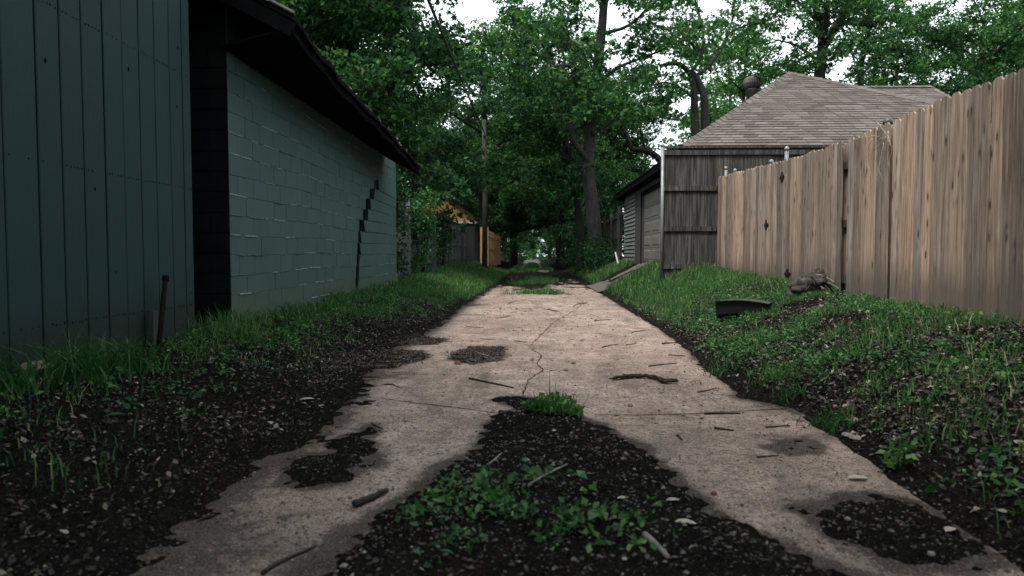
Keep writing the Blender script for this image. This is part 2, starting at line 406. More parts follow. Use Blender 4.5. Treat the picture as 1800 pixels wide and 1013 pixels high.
def sdf(P, x, y):
    n = len(P); d = np.full(x.shape, 1e9); ins = np.zeros(x.shape, bool)
    for i in range(n):
        ax, ay = P[i]; bx, by = P[(i+1) % n]; ex, ey = bx-ax, by-ay
        t = np.clip(((x-ax)*ex+(y-ay)*ey)/(ex*ex+ey*ey+1e-12), 0, 1)
        d = np.minimum(d, np.hypot(x-ax-t*ex, y-ay-t*ey))
        c = ((ay > y) != (by > y)) & (x < (bx-ax)*(y-ay)/((by-ay) if abs(by-ay) > 1e-12 else 1e-12)+ax)
        ins ^= c
    return np.where(ins, d, -d)
def bankR(y): return np.interp(y, [0, 5, 8, 11, 14, 20, 24, 30, 40, 60, 300], [.42, .44, .50, .60, .70, .79, .74, .55, .40, .3, .3])
def bankL(y): return np.interp(y, [0, 6, 15, 25, 36, 50, 80, 300], [.28, .28, .30, .45, .48, .42, .3, .3])
def sstep(a, b, x):
    t = np.clip((x-a)/(b-a), 0, 1); return t*t*(3-2*t)
def gz(x, y):
    x = np.asarray(x, float); y = np.asarray(y, float)
    xl = edge(LEFT, y); xr = edge(RIGHT, y)
    dl = xl - x; dr = x - xr
    n = fbm(x, y, 3.0, 1) - .5; n2 = fbm(x, y, 14.0, 2, 3) - .5
    z = np.full(x.shape, -.035)
    z = np.maximum(z, .022*np.tanh(dl/.14) + .05*n + .03*n2)
    crisp = 1 - sstep(4.3, 5.0, y)
    zr = .02*np.tanh(dr/.12) + .03*n + .014*n2
    zr = np.where(crisp > .01, zr*(1-crisp) + crisp*np.where(dr > -.03, -.022 + .012*n2, -.05), zr)
    z = np.maximum(z, zr)
    near = (np.abs(x) < 2.6) & (y < 9)
    if near.any():
        xn, yn = x[near], y[near]; zn = z[near]
        wob = .16*(fbm(xn, yn, 6.0, 4, 3)-.5) + .14*(fbm(xn, yn, 19.0, 6, 3)-.5)
        for P, h, w in PATCH:
            d = sdf(P, xn, yn) + wob*min(1.0, w/.06)
            zn = np.maximum(zn, np.where(d > -.1, np.where(d > 0, h*np.tanh(d/w), d*.2) + (.03*n2[near])*np.clip((d+.04)/.05, 0, 1), -.035))
        z[near] = zn
    # the slab breaks up and is covered with earth further along
    far = sstep(15.5, 27, y)
    ridge = np.exp(-((x-.1)/.42)**2)
    z = z + np.where((dl < 0) & (dr < 0), far*(.022 + .05*(fbm(x, y*.6, 1.6, 9)-.36) + .03*ridge), 0)
    t = np.clip((x-xr)/np.maximum(3.4-xr, .3), 0, 1.)
    z = z + bankR(y)*(1-(1-t)**(1.5-.5*sstep(17.8, 19.2, y)*(1-sstep(21.8, 23.5, y))))
    t = np.clip((xl-x)/np.maximum(xl+2.95, .3), 0, 1.)
    z = z + bankL(y)*(.5*t + .5*t*t*(3-2*t))
    bank = sstep(.1, .6, np.maximum(dl, dr))
    z = z + bank*(.10*(fbm(x, y, .9, 7)-.5))*np.where((x > 3.2) | (x < -2.8), .3, 1)
    return z
def gz1(x, y): return float(gz(np.array([x]), np.array([y]))[0])

xs = np.unique(np.round(np.concatenate([np.array([-160,-110,-70,-45,-30,-20,-14,-10,-8,-6.5,-5.5,-4.8]), np.arange(-4.2,-2.3,.1), np.arange(-2.3,2.3,.03), np.arange(2.3,4.3,.1), np.array([4.6,5.2,6,7.5,9,12,17,25,35,50,75,110,160])]), 3))
ys = np.unique(np.round(np.concatenate([np.array([-40,-25,-15,-8,-4,-2,-.5,.5]), np.arange(1,7.5,.03), np.arange(7.5,14,.07), np.arange(14,30,.16), np.arange(30,60,.6), np.arange(60,130,2.5), np.array([135,150,170,200,240,300])]), 3))
GX, GY = np.meshgrid(xs, ys); GZ = gz(GX, GY)
nx, ny = len(xs), len(ys)
me = bpy.data.meshes.new('ground')
V = np.stack([GX, GY, GZ], -1).reshape(-1, 3)
ii, jj = np.meshgrid(np.arange(nx-1), np.arange(ny-1)); b = (jj*nx+ii).ravel()
F = np.stack([b, b+1, b+nx+1, b+nx], -1)
me.vertices.add(len(V)); me.vertices.foreach_set('co', V.astype(np.float32).ravel())
me.loops.add(F.size); me.loops.foreach_set('vertex_index', F.astype(np.int32).ravel())
me.polygons.add(len(F)); me.polygons.foreach_set('loop_start', np.arange(len(F), dtype=np.int32)*4)
me.polygons.foreach_set('use_smooth', np.ones(len(F), bool))
me.materials.append(M['soil']); me.update(calc_edges=True)
ground = bpy.data.objects.new('ground', me); COL.objects.link(ground); tag(ground, kind='structure')

# concrete slab sheet (top at z = 0), jagged edges, one joint every few metres
sy = np.unique(np.concatenate([np.arange(.3, 8, .03), np.arange(8, 16, .08), np.arange(16, 40, .25)]))
mb = MB()
JOINT = GP(1100, 727).y
cols = 110
a_ = np.maximum(-1.72+.02*np.sin(sy*3.1), -1.9); c_ = edge(RIGHT, sy)+.03*(fbm(sy, sy*0, 7., 2)-.5)*2
c_ = np.where(sy > JOINT, np.maximum(c_+.12, 1.62), c_)
SX = a_[:, None]+(c_-a_)[:, None]*np.linspace(0, 1, cols+1)[None]; SY = np.repeat(sy[:, None], cols+1, 1)
SZ = .004*(vn(SX, SY, 1.4, 3)-.5); SZ[:, 0] -= .005; SZ[:, -1] -= .007
grid = np.stack([SX, SY, SZ], -1).tolist()
dirt = np.zeros(SX.shape)
dl_ = SX-edge(LEFT, SY); dr_ = edge(RIGHT, SY)-SX
fade = .10+.25*fbm(SX, SY, 1.3, 51)
dirt = np.maximum(dirt, .85*np.exp(-np.maximum(dl_, 0)/(fade*.8))); dirt = np.maximum(dirt, np.where(SY > JOINT, .7, .15)*np.exp(-np.maximum(dr_, 0)/(fade*.35)))
nr_ = SY < 9
for P_, h_, w_ in PATCH:
    d_ = sdf(P_, SX[nr_], SY[nr_]); dirt[nr_] = np.maximum(dirt[nr_], .9*np.exp(-np.maximum(-d_, 0)/(.03+.22*fbm(SX[nr_], SY[nr_], 4.0, 52)**3)))
dirt += .35*sstep(.54, .72, fbm(SX, SY*.6, 1.6, 55, 5))*(.6+.8*fbm(SX, SY, 9., 57, 3))
dirt += .45*np.exp(-((SX+.95)**2/.5+(SY-2.2)**2/.9))+.35*np.exp(-((SX-1.25)**2/.12+(SY-2.6)**2/.5))
dirt = np.clip(dirt, 0, 1)
grid = [[tuple(p) for p in r_] for r_ in grid]
vs = [p for r_ in grid for p in r_]; n = cols+1
fs = [(j*n+i, j*n+i+1, (j+1)*n+i+1, (j+1)*n+i) for j in range(len(grid)-1) for i in range(cols)]
mb.add(vs, fs, smooth=True)
for side in (0, cols):                                       # slab sides
    vs = []
    for r_ in grid: vs += [r_[side], (r_[side][0], r_[side][1], -.10)]
    fs = [(2*j, 2*j+2, 2*j+3, 2*j+1) if side else (2*j, 2*j+1, 2*j+3, 2*j+2) for j in range(len(grid)-1)]
    mb.add(vs, fs)
slab = mb.build('alley_pavement', M['concrete']); tag(slab, kind='structure')
at_ = slab.data.attributes.new('dirt', 'FLOAT', 'POINT'); dv = np.zeros(len(slab.data.vertices), np.float32); dv[:dirt.size] = dirt.ravel(); at_.data.foreach_set('value', dv)

# cracks and the joint in the slab: narrow dark grooves filled with earth
def crack(pts, w):
    P = [GP(*p) for p in pts]; Q = []
    for a, b_ in zip(P[:-1], P[1:]):
        m = max(2, int((b_-a).length/.04))
        for i in range(m): Q.append(a.lerp(b_, i/m))
    Q.append(P[-1])
    mbk = MB(); vs = []
    for i, q in enumerate(Q):
        d = (Q[min(i+1, len(Q)-1)]-Q[max(i-1, 0)]).normalized(); s_ = Vector((-d.y, d.x, 0))
        j = s_*(mnoise.noise(q*7)*.018+mnoise.noise(q*23)*.008)
        ww = w*(.35+random.random()*.9)*(1 if .03 < i/len(Q) < .97 else .3)
        vs += [(q+j+s_*ww/2)+Vector((0, 0, .0035)), (q+j-s_*ww/2)+Vector((0, 0, .0035))]
    fs = [(2*i, 2*i+1, 2*i+3, 2*i+2) for i in range(len(Q)-1)]
    mbk.add(vs, fs); o = mbk.build('pavement_crack', M['soil']); tag(o, kind='structure')
crack([(640,697),(720,708),(800,717),(872,727)], .012)
crack([(1045,730),(1150,730),(1260,726),(1385,719)], .013)
crack([(1035,528),(1000,552),(975,566),(940,600),(930,612)], .012)
crack([(930,612),(950,624),(945,640),(955,652),(930,668),(918,690),(922,708)], .011)
crack([(760,580),(850,590),(930,608)], .008)
crack([(1100,640),(1200,660),(1290,664)], .006)

# driveway apron up to the garage
mb = MB(); vs = []; N = 10; K = 12
Y0, Y1 = 19.4, 21.7
for i in range(N+1):
    u = i/N; x = 1.72 + (3.42-1.72)*u
    for k in range(K+1):
        y = (Y0-.9*(1-u)) + ((Y1+.9*(1-u)) - (Y0-.9*(1-u)))*k/K
        vs.append((x, y, max(.012, float(bankR(np.array(y)))*max(0, (x-float(edge(RIGHT, np.array(y))))/(3.4-float(edge(RIGHT, np.array(y)))))+.03)))
fs = [(i*(K+1)+k, (i+1)*(K+1)+k, (i+1)*(K+1)+k+1, i*(K+1)+k+1) for i in range(N) for k in range(K)]
mb.add(vs, fs, smooth=True); o = mb.build('driveway', M['track']); tag(o, kind='structure')

# ------------------------------------------------------------------ teal plank shed on the left
WX = -3.0
y_pl = XP(338, 300, WX).y
shed = empty('plank_shed', (-4.2, 2.5, .2), 'teal painted shed clad in tall vertical planks, nearest building on the left of the alley', 'shed')
mb = MB()
edges_px = [70, 112, 150, 187, 220, 250, 277, 303, 325]
ye = sorted(XP(p, 340, WX).y for p in edges_px)
step = .287
e = [ye[0]-step*k for k in range(22, 0, -1)] + ye + [y_pl]
for a, b_ in zip(e[:-1], e[1:]):
    if b_-a < .03: continue
    j = random.uniform(-.004, .004); g = .006
    zb = .1; zt = 4.1
    # plank with rounded arrises
    vs = [(WX-.03, a+g, zb), (WX-.004+j, a+g, zb), (WX+j, a+g+.006, zb), (WX+j, b_-g-.006, zb), (WX-.004+j, b_-g, zb), (WX-.03, b_-g, zb)]
    vs = vs + [(p[0], p[1], zt) for p in vs]
    mb.add(vs, [(i, i+1, i+7, i+6) for i in range(5)] + [(6, 7, 8, 9, 10, 11)])
    for zn, pyl in ((None, 20), (None, 280), (None, 583)):   # nail rows
        zz = {20: 2.55, 280: 1.575, 583: .56}[pyl]
        for q in np.linspace(a+.04, b_-.04, 5):
            if random.random() < .8:
                c = (WX+j+.0015, q+random.uniform(-.01, .01), zz+random.uniform(-.006, .006)); rr = random.uniform(.005, .008)
                mb.add([(c[0]+.001, c[1]+rr*math.cos(t), c[2]+rr*math.sin(t)) for t in np.linspace(0, 2*math.pi, 7)[:-1]], [(0, 1, 2, 3, 4, 5)], 2)
    for q in range(2):
        if random.random() < .5:
            zz = random.uniform(.4, 3.2); yy = random.uniform(a+.05, b_-.05); rr = random.uniform(.006, .013)
            mb.add([(WX+j+.002, yy+rr*math.cos(t), zz+rr*1.6*math.sin(t)) for t in np.linspace(0, 2*math.pi, 7)[:-1]], [(0, 1, 2, 3, 4, 5)], 2)
mb.box(WX-.06, WX-.031, e[0], y_pl, .0, 4.1, 1)
mb.build('plank_wall', [M['plank'], M['hole_shade'], M['nail']], shed)
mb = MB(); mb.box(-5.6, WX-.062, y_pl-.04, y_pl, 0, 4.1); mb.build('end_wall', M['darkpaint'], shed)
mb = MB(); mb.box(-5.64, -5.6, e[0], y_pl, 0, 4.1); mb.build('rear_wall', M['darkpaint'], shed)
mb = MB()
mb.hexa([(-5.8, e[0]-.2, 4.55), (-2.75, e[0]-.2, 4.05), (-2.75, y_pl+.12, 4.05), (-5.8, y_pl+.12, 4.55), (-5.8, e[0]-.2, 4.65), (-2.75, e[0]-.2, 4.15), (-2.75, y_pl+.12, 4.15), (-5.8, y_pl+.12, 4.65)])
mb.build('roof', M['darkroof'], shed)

# ------------------------------------------------------------------ block shed with the stepped crack
BX = -3.0
y0 = XP(405, 420, BX).y; y1 = XP(697, 450, BX).y
bsh = empty('block_shed', (BX-1.5, (y0+y1)/2, .2), 'grey green painted concrete block outbuilding with a stepped crack and sagging dark roof', 'outbuilding')
H = .2032; zline = XP(413, 269.5, BX).z
rows0 = zline - 10*H
NR = 17
def sag(y, z): return .012*math.sin(y*1.3+z) + .016*(float(vn(y, z, .8, 8))-.5)
crk = [(z_, XP(px_, py_, BX).y) for px_, py_, z_ in [(p, q, XP(p, q, BX).z) for p, q in ((625,520),(627,480),(629,440),(632,400),(636,388),(641,375),(645,360),(650,345),(656,332),(661,318),(666,300))]]
cz = [c[0] for c in crk]; cyv = [c[1] for c in crk]
mb = MB()
BL = .4064
def fblock(mb, fx, ya, yb, za0, za1, zb0, zb1, jit, cm=0):
    """one block of a wall in the plane x = fx: bottom za at both ends, top zb"""
    m = .001; s_ = .004
    d0 = fx-.0055; d1 = fx+jit
    ya, yat = ya if isinstance(ya, tuple) else (ya, ya); yb, ybt = yb if isinstance(yb, tuple) else (yb, yb)
    o = [(d0, ya+m, za0+m), (d0, yb-m, za1+m), (d0, ybt-m, zb1-m), (d0, yat+m, zb0-m)]
    q_ = .0015; i_ = [(d1, ya+m+q_, za0+m+s_), (d1, yb-m-q_, za1+m+s_), (d1, ybt-m-q_, zb1-m-s_), (d1, yat+m+q_, zb0-m-s_)]
    mb.add(o+i_, [(4, 5, 6, 7), (0, 1, 5, 4), (1, 2, 6, 5), (2, 3, 7, 6)])
    mb.add([o[3], o[0], i_[0], i_[3]], [(0, 1, 2, 3)], cm)
for r_ in range(NR):
    za = rows0 + r_*H; zm = za+H/2
    off = 0 if r_ % 2 else BL/2
    cuts = [y0] + [y0 + off + BL*k for k in range(1 if off == 0 else 0, 40) if y0+.05 < y0+off+BL*k < y1-.05] + [y1]
    has = cz[0] < zm < 2.5
    if has:
        yc = float(np.interp(zm, cz, cyv))
        up = zm > XP(632, 400, BX).z
        wv = .15 if up else .09; so_ = .055 if up else .03
        if up: yc = round(yc/.1)*.1 if r_ % 2 else yc
        cuts = sorted([c for c in cuts if abs(c-yc) > .10] + [yc])
    for a, b_ in zip(cuts[:-1], cuts[1:]):
        aa, bb = a, b_; dz = 0; jx = random.uniform(-.002, .002)
        if has and abs(a-yc) < 1e-6: aa = a + wv/2; dz = random.uniform(-.05, .06)
        if has and abs(b_-yc) < 1e-6: bb = b_ - wv/2
        if has and a >= yc-1e-6: jx += so_*max(0, 1-(a-yc)/2.2)      # the far part has been pushed out
        fblock(mb, BX, (aa-dz, aa+dz), bb, za+sag(aa, za), za+sag(bb, za), za+H+sag(aa, za+H), za+H+sag(bb, za+H), jx, (1 if has and abs(a-yc) < 1e-6 else 0))
    # squeezed mortar ridges under paint
    yy = y0
    while yy < y1-.1:
        L = random.uniform(.05, .5)
        if random.random() < .8:
            t_ = random.uniform(.006, .017); w_ = random.uniform(.007, .016); yb = min(yy+L, y1-.01)
            if not (has and yy-.06 < yc < yb+.06):
                n_ = max(2, int((yb-yy)/.05)); P = []
                for k in range(n_+1):
                    q = yy+(yb-yy)*k/n_; zc = za+sag(q, za)+random.uniform(-.004, .004)
                    tt = t_*(.4 if k in (0, n_) else random.uniform(.6, 1.2))
                    P += [(BX-.008, q, zc-w_), (BX+tt, q, zc-w_*.3), (BX+tt*.9, q, zc+w_*.35), (BX-.008, q, zc+w_)]
                fs = [(4*k+c, 4*k+4+c, 4*k+5+c, 4*k+1+c) for k in range(n_) for c in range(3)]
                mb.add(P, fs, 2 if random.random() < .5 else 0)  # about half the ridges get a paler colour as painted ledge highlights
        yy += L + random.uniform(.0, .25)
# mortar bed behind the blocks, open at the crack
def bed(ya, yb, zs): mb.add([(BX-.0055, ya, zs[0]), (BX-.0055, yb, zs[0]), (BX-.0055, yb, zs[1]), (BX-.0055, ya, zs[1])], [(0, 1, 2, 3)])
for r_ in range(NR):
    za = rows0 + r_*H; zm = za+H/2
    if cz[0] < zm < 2.5:
        yc = float(np.interp(zm, cz, cyv)); bed(y0, yc-.08, (za, za+H)); bed(yc+.08, y1, (za, za+H))
    else: bed(y0, y1, (za, za+H))
wall = mb.build('block_wall', [M['block'], M['hole_shade'], M['mortar']], bsh)
mb = MB(); mb.box(BX-.2, BX-.12, y0+.1, y1, rows0, rows0+NR*H); mb.build('wall_core', M['hole_shade'], bsh)
# gable wall towards the camera (blocks too); near-black colour stands in for the gap's shade
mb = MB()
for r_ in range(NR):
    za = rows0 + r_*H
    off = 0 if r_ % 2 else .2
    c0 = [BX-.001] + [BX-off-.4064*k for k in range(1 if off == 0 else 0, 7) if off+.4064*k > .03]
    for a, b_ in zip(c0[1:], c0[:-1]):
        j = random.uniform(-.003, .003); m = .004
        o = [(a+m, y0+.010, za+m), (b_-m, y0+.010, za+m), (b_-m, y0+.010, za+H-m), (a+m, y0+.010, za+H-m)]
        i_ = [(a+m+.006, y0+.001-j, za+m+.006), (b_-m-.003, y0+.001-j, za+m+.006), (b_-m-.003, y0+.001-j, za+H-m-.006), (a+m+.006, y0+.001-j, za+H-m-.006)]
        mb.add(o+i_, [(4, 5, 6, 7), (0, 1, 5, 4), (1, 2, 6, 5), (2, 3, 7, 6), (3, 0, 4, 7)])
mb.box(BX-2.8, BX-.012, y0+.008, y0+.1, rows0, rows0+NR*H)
mb.build('front_wall', M['shadeblock'], bsh)
mb = MB(); mb.box(BX-2.8, BX-.01, y1-.1, y1-.002, rows0, rows0+NR*H); mb.build('far_wall', M['block'], bsh)
# roof: eave line sags along its length
EX = -2.24
ev = [(XP(p, q, EX).y, XP(p, q, EX).z) for p, q in ((518, 28), (556, 83), (598, 137), (635, 178), (672, 216), (708, 257), (741, 297))]
ev_y = [a for a, _ in ev]; ev_z = [b_ for _, b_ in ev]
yA = ev_y[0]-.02; yB = ev_y[-1]+.02
mb = MB(); NS = 40
def eave(y): return float(np.interp(y, ev_y, ev_z)) + .012*math.sin(y*5)
RS = .52
vs = []
for i in range(NS+1):
    y = yA + (yB-yA)*i/NS; z = eave(y)
    jx = random.uniform(-.025, .025)
    vs += [(EX+jx, y, z), (EX+jx, y, z-.05), (BX-1.6, y, z+RS*(EX-BX+1.6)), (BX-1.6, y, z+RS*(EX-BX+1.6)-.05), (BX-3.4, y, z+.3), (BX-3.4, y, z+.25)]
fs = []
for i in range(NS):
    a = 6*i; b_ = a+6
    fs += [(a, b_, b_+2, a+2), (a+2, b_+2, b_+4, a+4), (a+1, a+3, b_+3, b_+1), (a+3, a+5, b_+5, b_+3), (a, a+1, b_+1, b_), (a+4, b_+4, b_+5, a+5)]
fs += [(0, 2, 3, 1), (2, 4, 5, 3)]; a = 6*NS; fs += [(a, a+1, a+3, a+2), (a+2, a+3, a+5, a+4)]
mb.add(vs, fs)
roof = mb.build('roof', M['darkroof'], bsh)
mb = MB()
for i in range(NS):
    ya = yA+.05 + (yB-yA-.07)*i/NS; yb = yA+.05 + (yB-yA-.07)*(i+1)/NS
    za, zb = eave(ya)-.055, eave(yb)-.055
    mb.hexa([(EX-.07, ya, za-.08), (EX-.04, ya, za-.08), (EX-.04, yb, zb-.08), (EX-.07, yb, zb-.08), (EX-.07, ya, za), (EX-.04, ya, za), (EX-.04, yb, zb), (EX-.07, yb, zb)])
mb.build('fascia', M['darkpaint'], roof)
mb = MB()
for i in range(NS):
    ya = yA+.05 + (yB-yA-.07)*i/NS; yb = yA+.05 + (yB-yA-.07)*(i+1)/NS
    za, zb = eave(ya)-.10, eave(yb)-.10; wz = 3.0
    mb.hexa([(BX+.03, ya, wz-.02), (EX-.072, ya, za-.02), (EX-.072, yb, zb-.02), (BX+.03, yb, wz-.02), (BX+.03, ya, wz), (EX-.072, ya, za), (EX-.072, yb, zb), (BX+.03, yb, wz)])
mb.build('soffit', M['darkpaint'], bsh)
mb = MB()                                                        # barge board and lookouts on the gable end
z_ = eave(yA)
mb.beam((EX-.02, yA+.03, z_-.13), (BX-1.6, yA+.03, z_-.13+RS*(EX-BX+1.6)), .035, .15)
mb.build('barge_board', M['darkpaint'], roof)
for xx in (-2.55, -2.95, -3.35, -3.75):
    mb = MB(); zz = z_ - .14 + RS*(EX-xx); mb.box(xx-.04, xx+.04, yA+.06, y0+.1, zz-.09, zz+.03); mb.build('lookout', M['darkpaint'], roof)
# drip edge that catches the sky
mb = MB(); mb.beam((EX+.01, yA-.012, z_+.012), (EX-.9, yA-.012, z_+.012+RS*.91), .03, .02); mb.build('drip_edge', M['galv'], roof)

n = 110; yl = yA+.1+(yB-yA-.2)*np.random.default_rng(3).random(n); rl = np.random.default_rng(4)
Cr = np.stack([EX-.02-.16*rl.random(n)**2, yl, np.array([eave(y) for y in yl])+.02+.02*rl.random(n)], -1); Cr[:, 2] += RS*(EX-Cr[:, 0])
o = np_mesh('roof_litter', leaf_quads(Cr, .03+.05*rl.random(n), .02+.03*rl.random(n), .8, rl), 4, M['litter'], rl.random(n)); tag(o, 'dry leaves caught along the sagging roof edge', 'leaf litter', kind='stuff')
mb = MB(); vs = []; tn = 120
for i in range(tn+1):
    y = 39+(175-39)*i/tn
    for k in range(9):
        x = (-1.15+2.3*k/8)*(1+.12*float(vn(y, 0, .5, k*.1))); vs.append((x, y, .0+.05*min(1, (y-39)/8)+.03*(1-abs(k-4)/4)*min(1, (y-39)/8)-.06*(1 if k in (0, 8) else 0)+.02*float(vn(x, y, 1.2, 3))))
mb.add(vs, [(i*9+k, i*9+k+1, i*9+k+10, i*9+k+9) for i in range(tn) for k in range(8)], smooth=True)
o = mb.build('dirt_track', M['track']); tag(o, kind='structure')  # soil track; its lighter colour also stands in for the sunlit opening

# ------------------------------------------------------------------ cedar fence on the right
FX = 3.61
topP = [XP(p, q, FX) for p, q in ((1258,312),(1320,297),(1400,276),(1478,251),(1490,247),(1563,216),(1568,213),(1620,190),(1665,170),(1720,148),(1795,124),(1900,78),(2100,-14))]
fty = [p.y for p in topP]; ftz = [p.z for p in topP]
o_ = np.argsort(fty); fty = np.array(fty)[o_]; ftz = np.array(ftz)[o_]
def ftop(y): return float(np.interp(y, fty, ftz))
yg0 = XP(1262, 400, FX).y; yg1 = XP(1482, 400, FX).y; yg2 = XP(1491, 400, FX).y; yg3 = XP(1563, 400, FX).y; yg4 = XP(1568, 400, FX).y
fence = empty('cedar_fence', (FX, 8.5, .55), 'weathered brown dog eared picket fence running along the right bank', 'fence')
def pickets(ya, yb, x, lean=0.0, parent=fence, name='picket_panel', zt=ftop, mat='picket', w=.138, jit=.012):
    mb = MB(); y = ya; n = max(1, round((yb-ya)/w)); w = (yb-ya)/n
    for k in range(n):
        a = y+.005*random.random()+.003; b_ = y+w-.005*random.random()-.003
        z1_ = zt((a+b_)/2)+random.uniform(-jit, jit); z0_ = gz1(x, y)-.04+random.uniform(-.01, .03)
        z0_ = min(z0_, z1_-1)
        j = random.uniform(-.008, .008); t = .016; ear = .03
        dl = lean*(z1_-z0_); wob = random.uniform(-.006, .006); cup = random.uniform(-.003, .003)
        ring = [(a, z0_), (b_, z0_), (b_+dl+wob, z1_-ear), (b_-ear+dl+wob, z1_), (a+ear+dl+wob, z1_), (a+dl+wob, z1_-ear)]
        xf = x-t/2+j
        vs = [(xf+(cup if i in (0, 5, 4) else -cup), p[0], p[1]) for i, p in enumerate(ring)] + [(xf+t, p[0], p[1]) for p in ring]
        fs = [(5, 4, 3, 2, 1, 0)[::1], (6, 7, 8, 9, 10, 11)] + [(i, (i+1) % 6, (i+1) % 6+6, i+6) for i in range(6)]
        mb.add(vs, fs, 0, random.random()*(.55 if a < 6.3 else 1)); y += w
    return mb.build(name, M[mat], parent)
g = yg1 + (yg0-yg1)
pickets(yg2-.1, yg1+.35, FX+.065, jit=.002, zt=lambda y: ftop(y)-.02, w=.2)             # recessed boards behind the gap
pickets(yg1, (yg0+yg1)*.5-.02, FX-.012, .004)
pickets((yg0+yg1)*.5, yg0, FX-.004, -.003)
pickets(yg3, yg2-.01, FX-.008, .003)
pickets(yg4-.1, yg3+.32, FX+.065, jit=.002, zt=lambda y: ftop(y)-.03, w=.2)
pickets(2.2, yg4-.01, FX)
def railfence(z_off, ya, yb, name='rail'):
    mb = MB(); n = 6
    for k in range(n):
        a = ya+(yb-ya)*k/n; b_ = ya+(yb-ya)*(k+1)/n
        mb.beam((FX+.038, a, ftop(a)-z_off), (FX+.038, b_, ftop(b_)-z_off), .04, .085)
    return mb.build(name, M['oldwood'], fence)
for zo in (.28, .95, 1.6): railfence(zo, 2.2, yg4); railfence(zo, yg2, yg0)
def fpost(y, ztop, dome=.0):
    mb = MB(); mb.tube([(FX+.12, y, .3), (FX+.12, y, ztop)], .03, 12); p = mb.build('post', M['galv'], fence)
    mb = MB(); mb.lathe((FX+.12, y, ztop), [(.034, -.02), (.036, .01), (.03, .03), (.018, .043), (.004, .048)], 12); mb.build('post_cap', M['galv'], p)
for px_, py_ in ((1383, 258), (1356, 281), (1292, 297), (1276, 293)):
    q = XP(px_, py_, FX+.12); fpost(q.y, q.z-.04)
q = XP(1571, 202, FX+.12)
q.y += .12; mb = MB(); mb.tube([(FX+.12, q.y, .3), (FX+.12, q.y, q.z-.05)], .045, 12); p = mb.build('post', M['galv'], fence)
mb = MB(); mb.lathe((FX+.12, q.y, q.z-.06), [(.048, -.02), (.05, .015), (.04, .035), (.022, .045), (.005, .048)], 14); mb.build('post_cap', M['capmetal'], p)
fpost(4.2, ftop(4.2)-.1)
def bracket(px_, py_, w, h, lab):
    c = XP(px_, py_, FX-.026); mb = MB(); x = c.x
    def leaf(dy, dz, a, b_):
        P = [(-a, 0), (-a*.35, b_*.55), (0, b_), (a*.35, b_*.55), (a, 0), (a*.35, -b_*.55), (0, -b_), (-a*.35, -b_*.55)]
        vs = [(x-.008, c.y+dy+p[0], c.z+dz+p[1]) for p in P]+[(x+.012, c.y+dy+p[0], c.z+dz+p[1]) for p in P]
        mb.add(vs, [tuple(range(7, -1, -1)), tuple(range(8, 16))]+[(i, (i+1) % 8, (i+1) % 8+8, i+8) for i in range(8)])
    leaf(0, 0, w*.5, h*.5)
    for dy, dz in ((-.36, 0), (.36, 0), (0, .38), (0, -.38)):
        leaf(dy*w, dz*h, w*.17, h*.17)
    mb.lathe((x-.012, c.y, c.z-.012), [(.012, 0), (.012, .022)], 8)
    o = mb.build('iron_plate', M['blackiron'], fence); tag(o, lab)
bracket(1375, 312, .20, .15, 'black iron plate high on the fence')
bracket(1347, 396, .19, .15, 'black cross shaped iron plate at mid height')
bracket(1384, 481, .22, .13, 'black iron plate low by the grass')

# dry vine hanging on the fence
vine = empty('dry_vine', XP(1545, 250, FX-.03), 'pale leafless dry vine tangled over the fence top below the capped post', 'vine')
def vine_strand(pts, r=.004, name='stem'):
    mb = MB(); P = []
    for (p, q) in pts: P.append(XP(p+random.uniform(-2, 2), q+random.uniform(-2, 2), FX-.035-random.uniform(0, .05)))
    Q = []
    for a, b_ in zip(P[:-1], P[1:]):
        for k in range(5): Q.append(a.lerp(b_, k/5)+Vector((random.uniform(-.006, .002), random.uniform(-.008, .008), random.uniform(-.008, .008))))
    Q.append(P[-1]); n_ = len(Q)
    mb.tube(Q, [r*(1-.7*k/n_) for k in range(n_)], 5); mb.build(name, M['vine'], vine)
vine_strand([(1482,258),(1500,246),(1520,240),(1545,238),(1566,222)])
vine_strand([(1565,232),(1552,250),(1548,275),(1543,300),(1538,330)])
vine_strand([(1566,236),(1545,246),(1530,268),(1518,296),(1508,330)], .003)
vine_strand([(1560,228),(1566,250),(1560,262),(1566,240)], .005)
vine_strand([(1540,214),(1548,225),(1560,240),(1556,256)], .003)
vine_strand([(1555,243),(1538,262),(1528,290),(1532,320),(1524,345)], .003)
vine_strand([(1552,250),(1558,275),(1546,298),(1552,320)], .003)
vine_strand([(1535,245),(1525,262),(1530,276)], .003)
vine_strand([(1560,238),(1568,262),(1563,285),(1566,300)], .003)

# ------------------------------------------------------------------ old grey board fence across the yard
GYF = 14.0
q0 = YP(1163, 262, GYF); q1 = YP(1440, 262, GYF)
bf = empty('board_fence', ((q0.x+q1.x)/2, GYF, .7), 'old dark grey board fence standing across the bank, rails facing the alley', 'fence')
mb = MB(); x = q0.x+.06; zt = q0.z
while x < 6.2:
    w = random.uniform(.125, .15); j = random.uniform(-.004, .004)
    zb = gz1(x, GYF)+.0+random.uniform(-.03, .04); mb.box(x+.002, x+w-.002, GYF+.02+j, GYF+.04+j, zb, zt+random.uniform(-.012, .008)); x += w
mb.build('board_panel', M['oldwood'], bf)
for py_ in (268, 331, 402, 468):
    zz = YP(1215, py_, GYF).z; mb = MB()
    mb.box(q0.x+.05, 6.2, GYF-.02, GYF+.017, zz-.05, zz+.04); 
    if py_ == 268: mb.box(q0.x+.03, 6.2, GYF-.035, GYF+.05, zt+.01, zt+.05)
    mb.build('rail', M['oldwood'], bf)
mb = MB(); mb.tube([(q0.x+.02, GYF-.01, .3), (q0.x+.02, GYF-.01, zt+.06)], .032, 12); p = mb.build('post', M['galv'], bf)
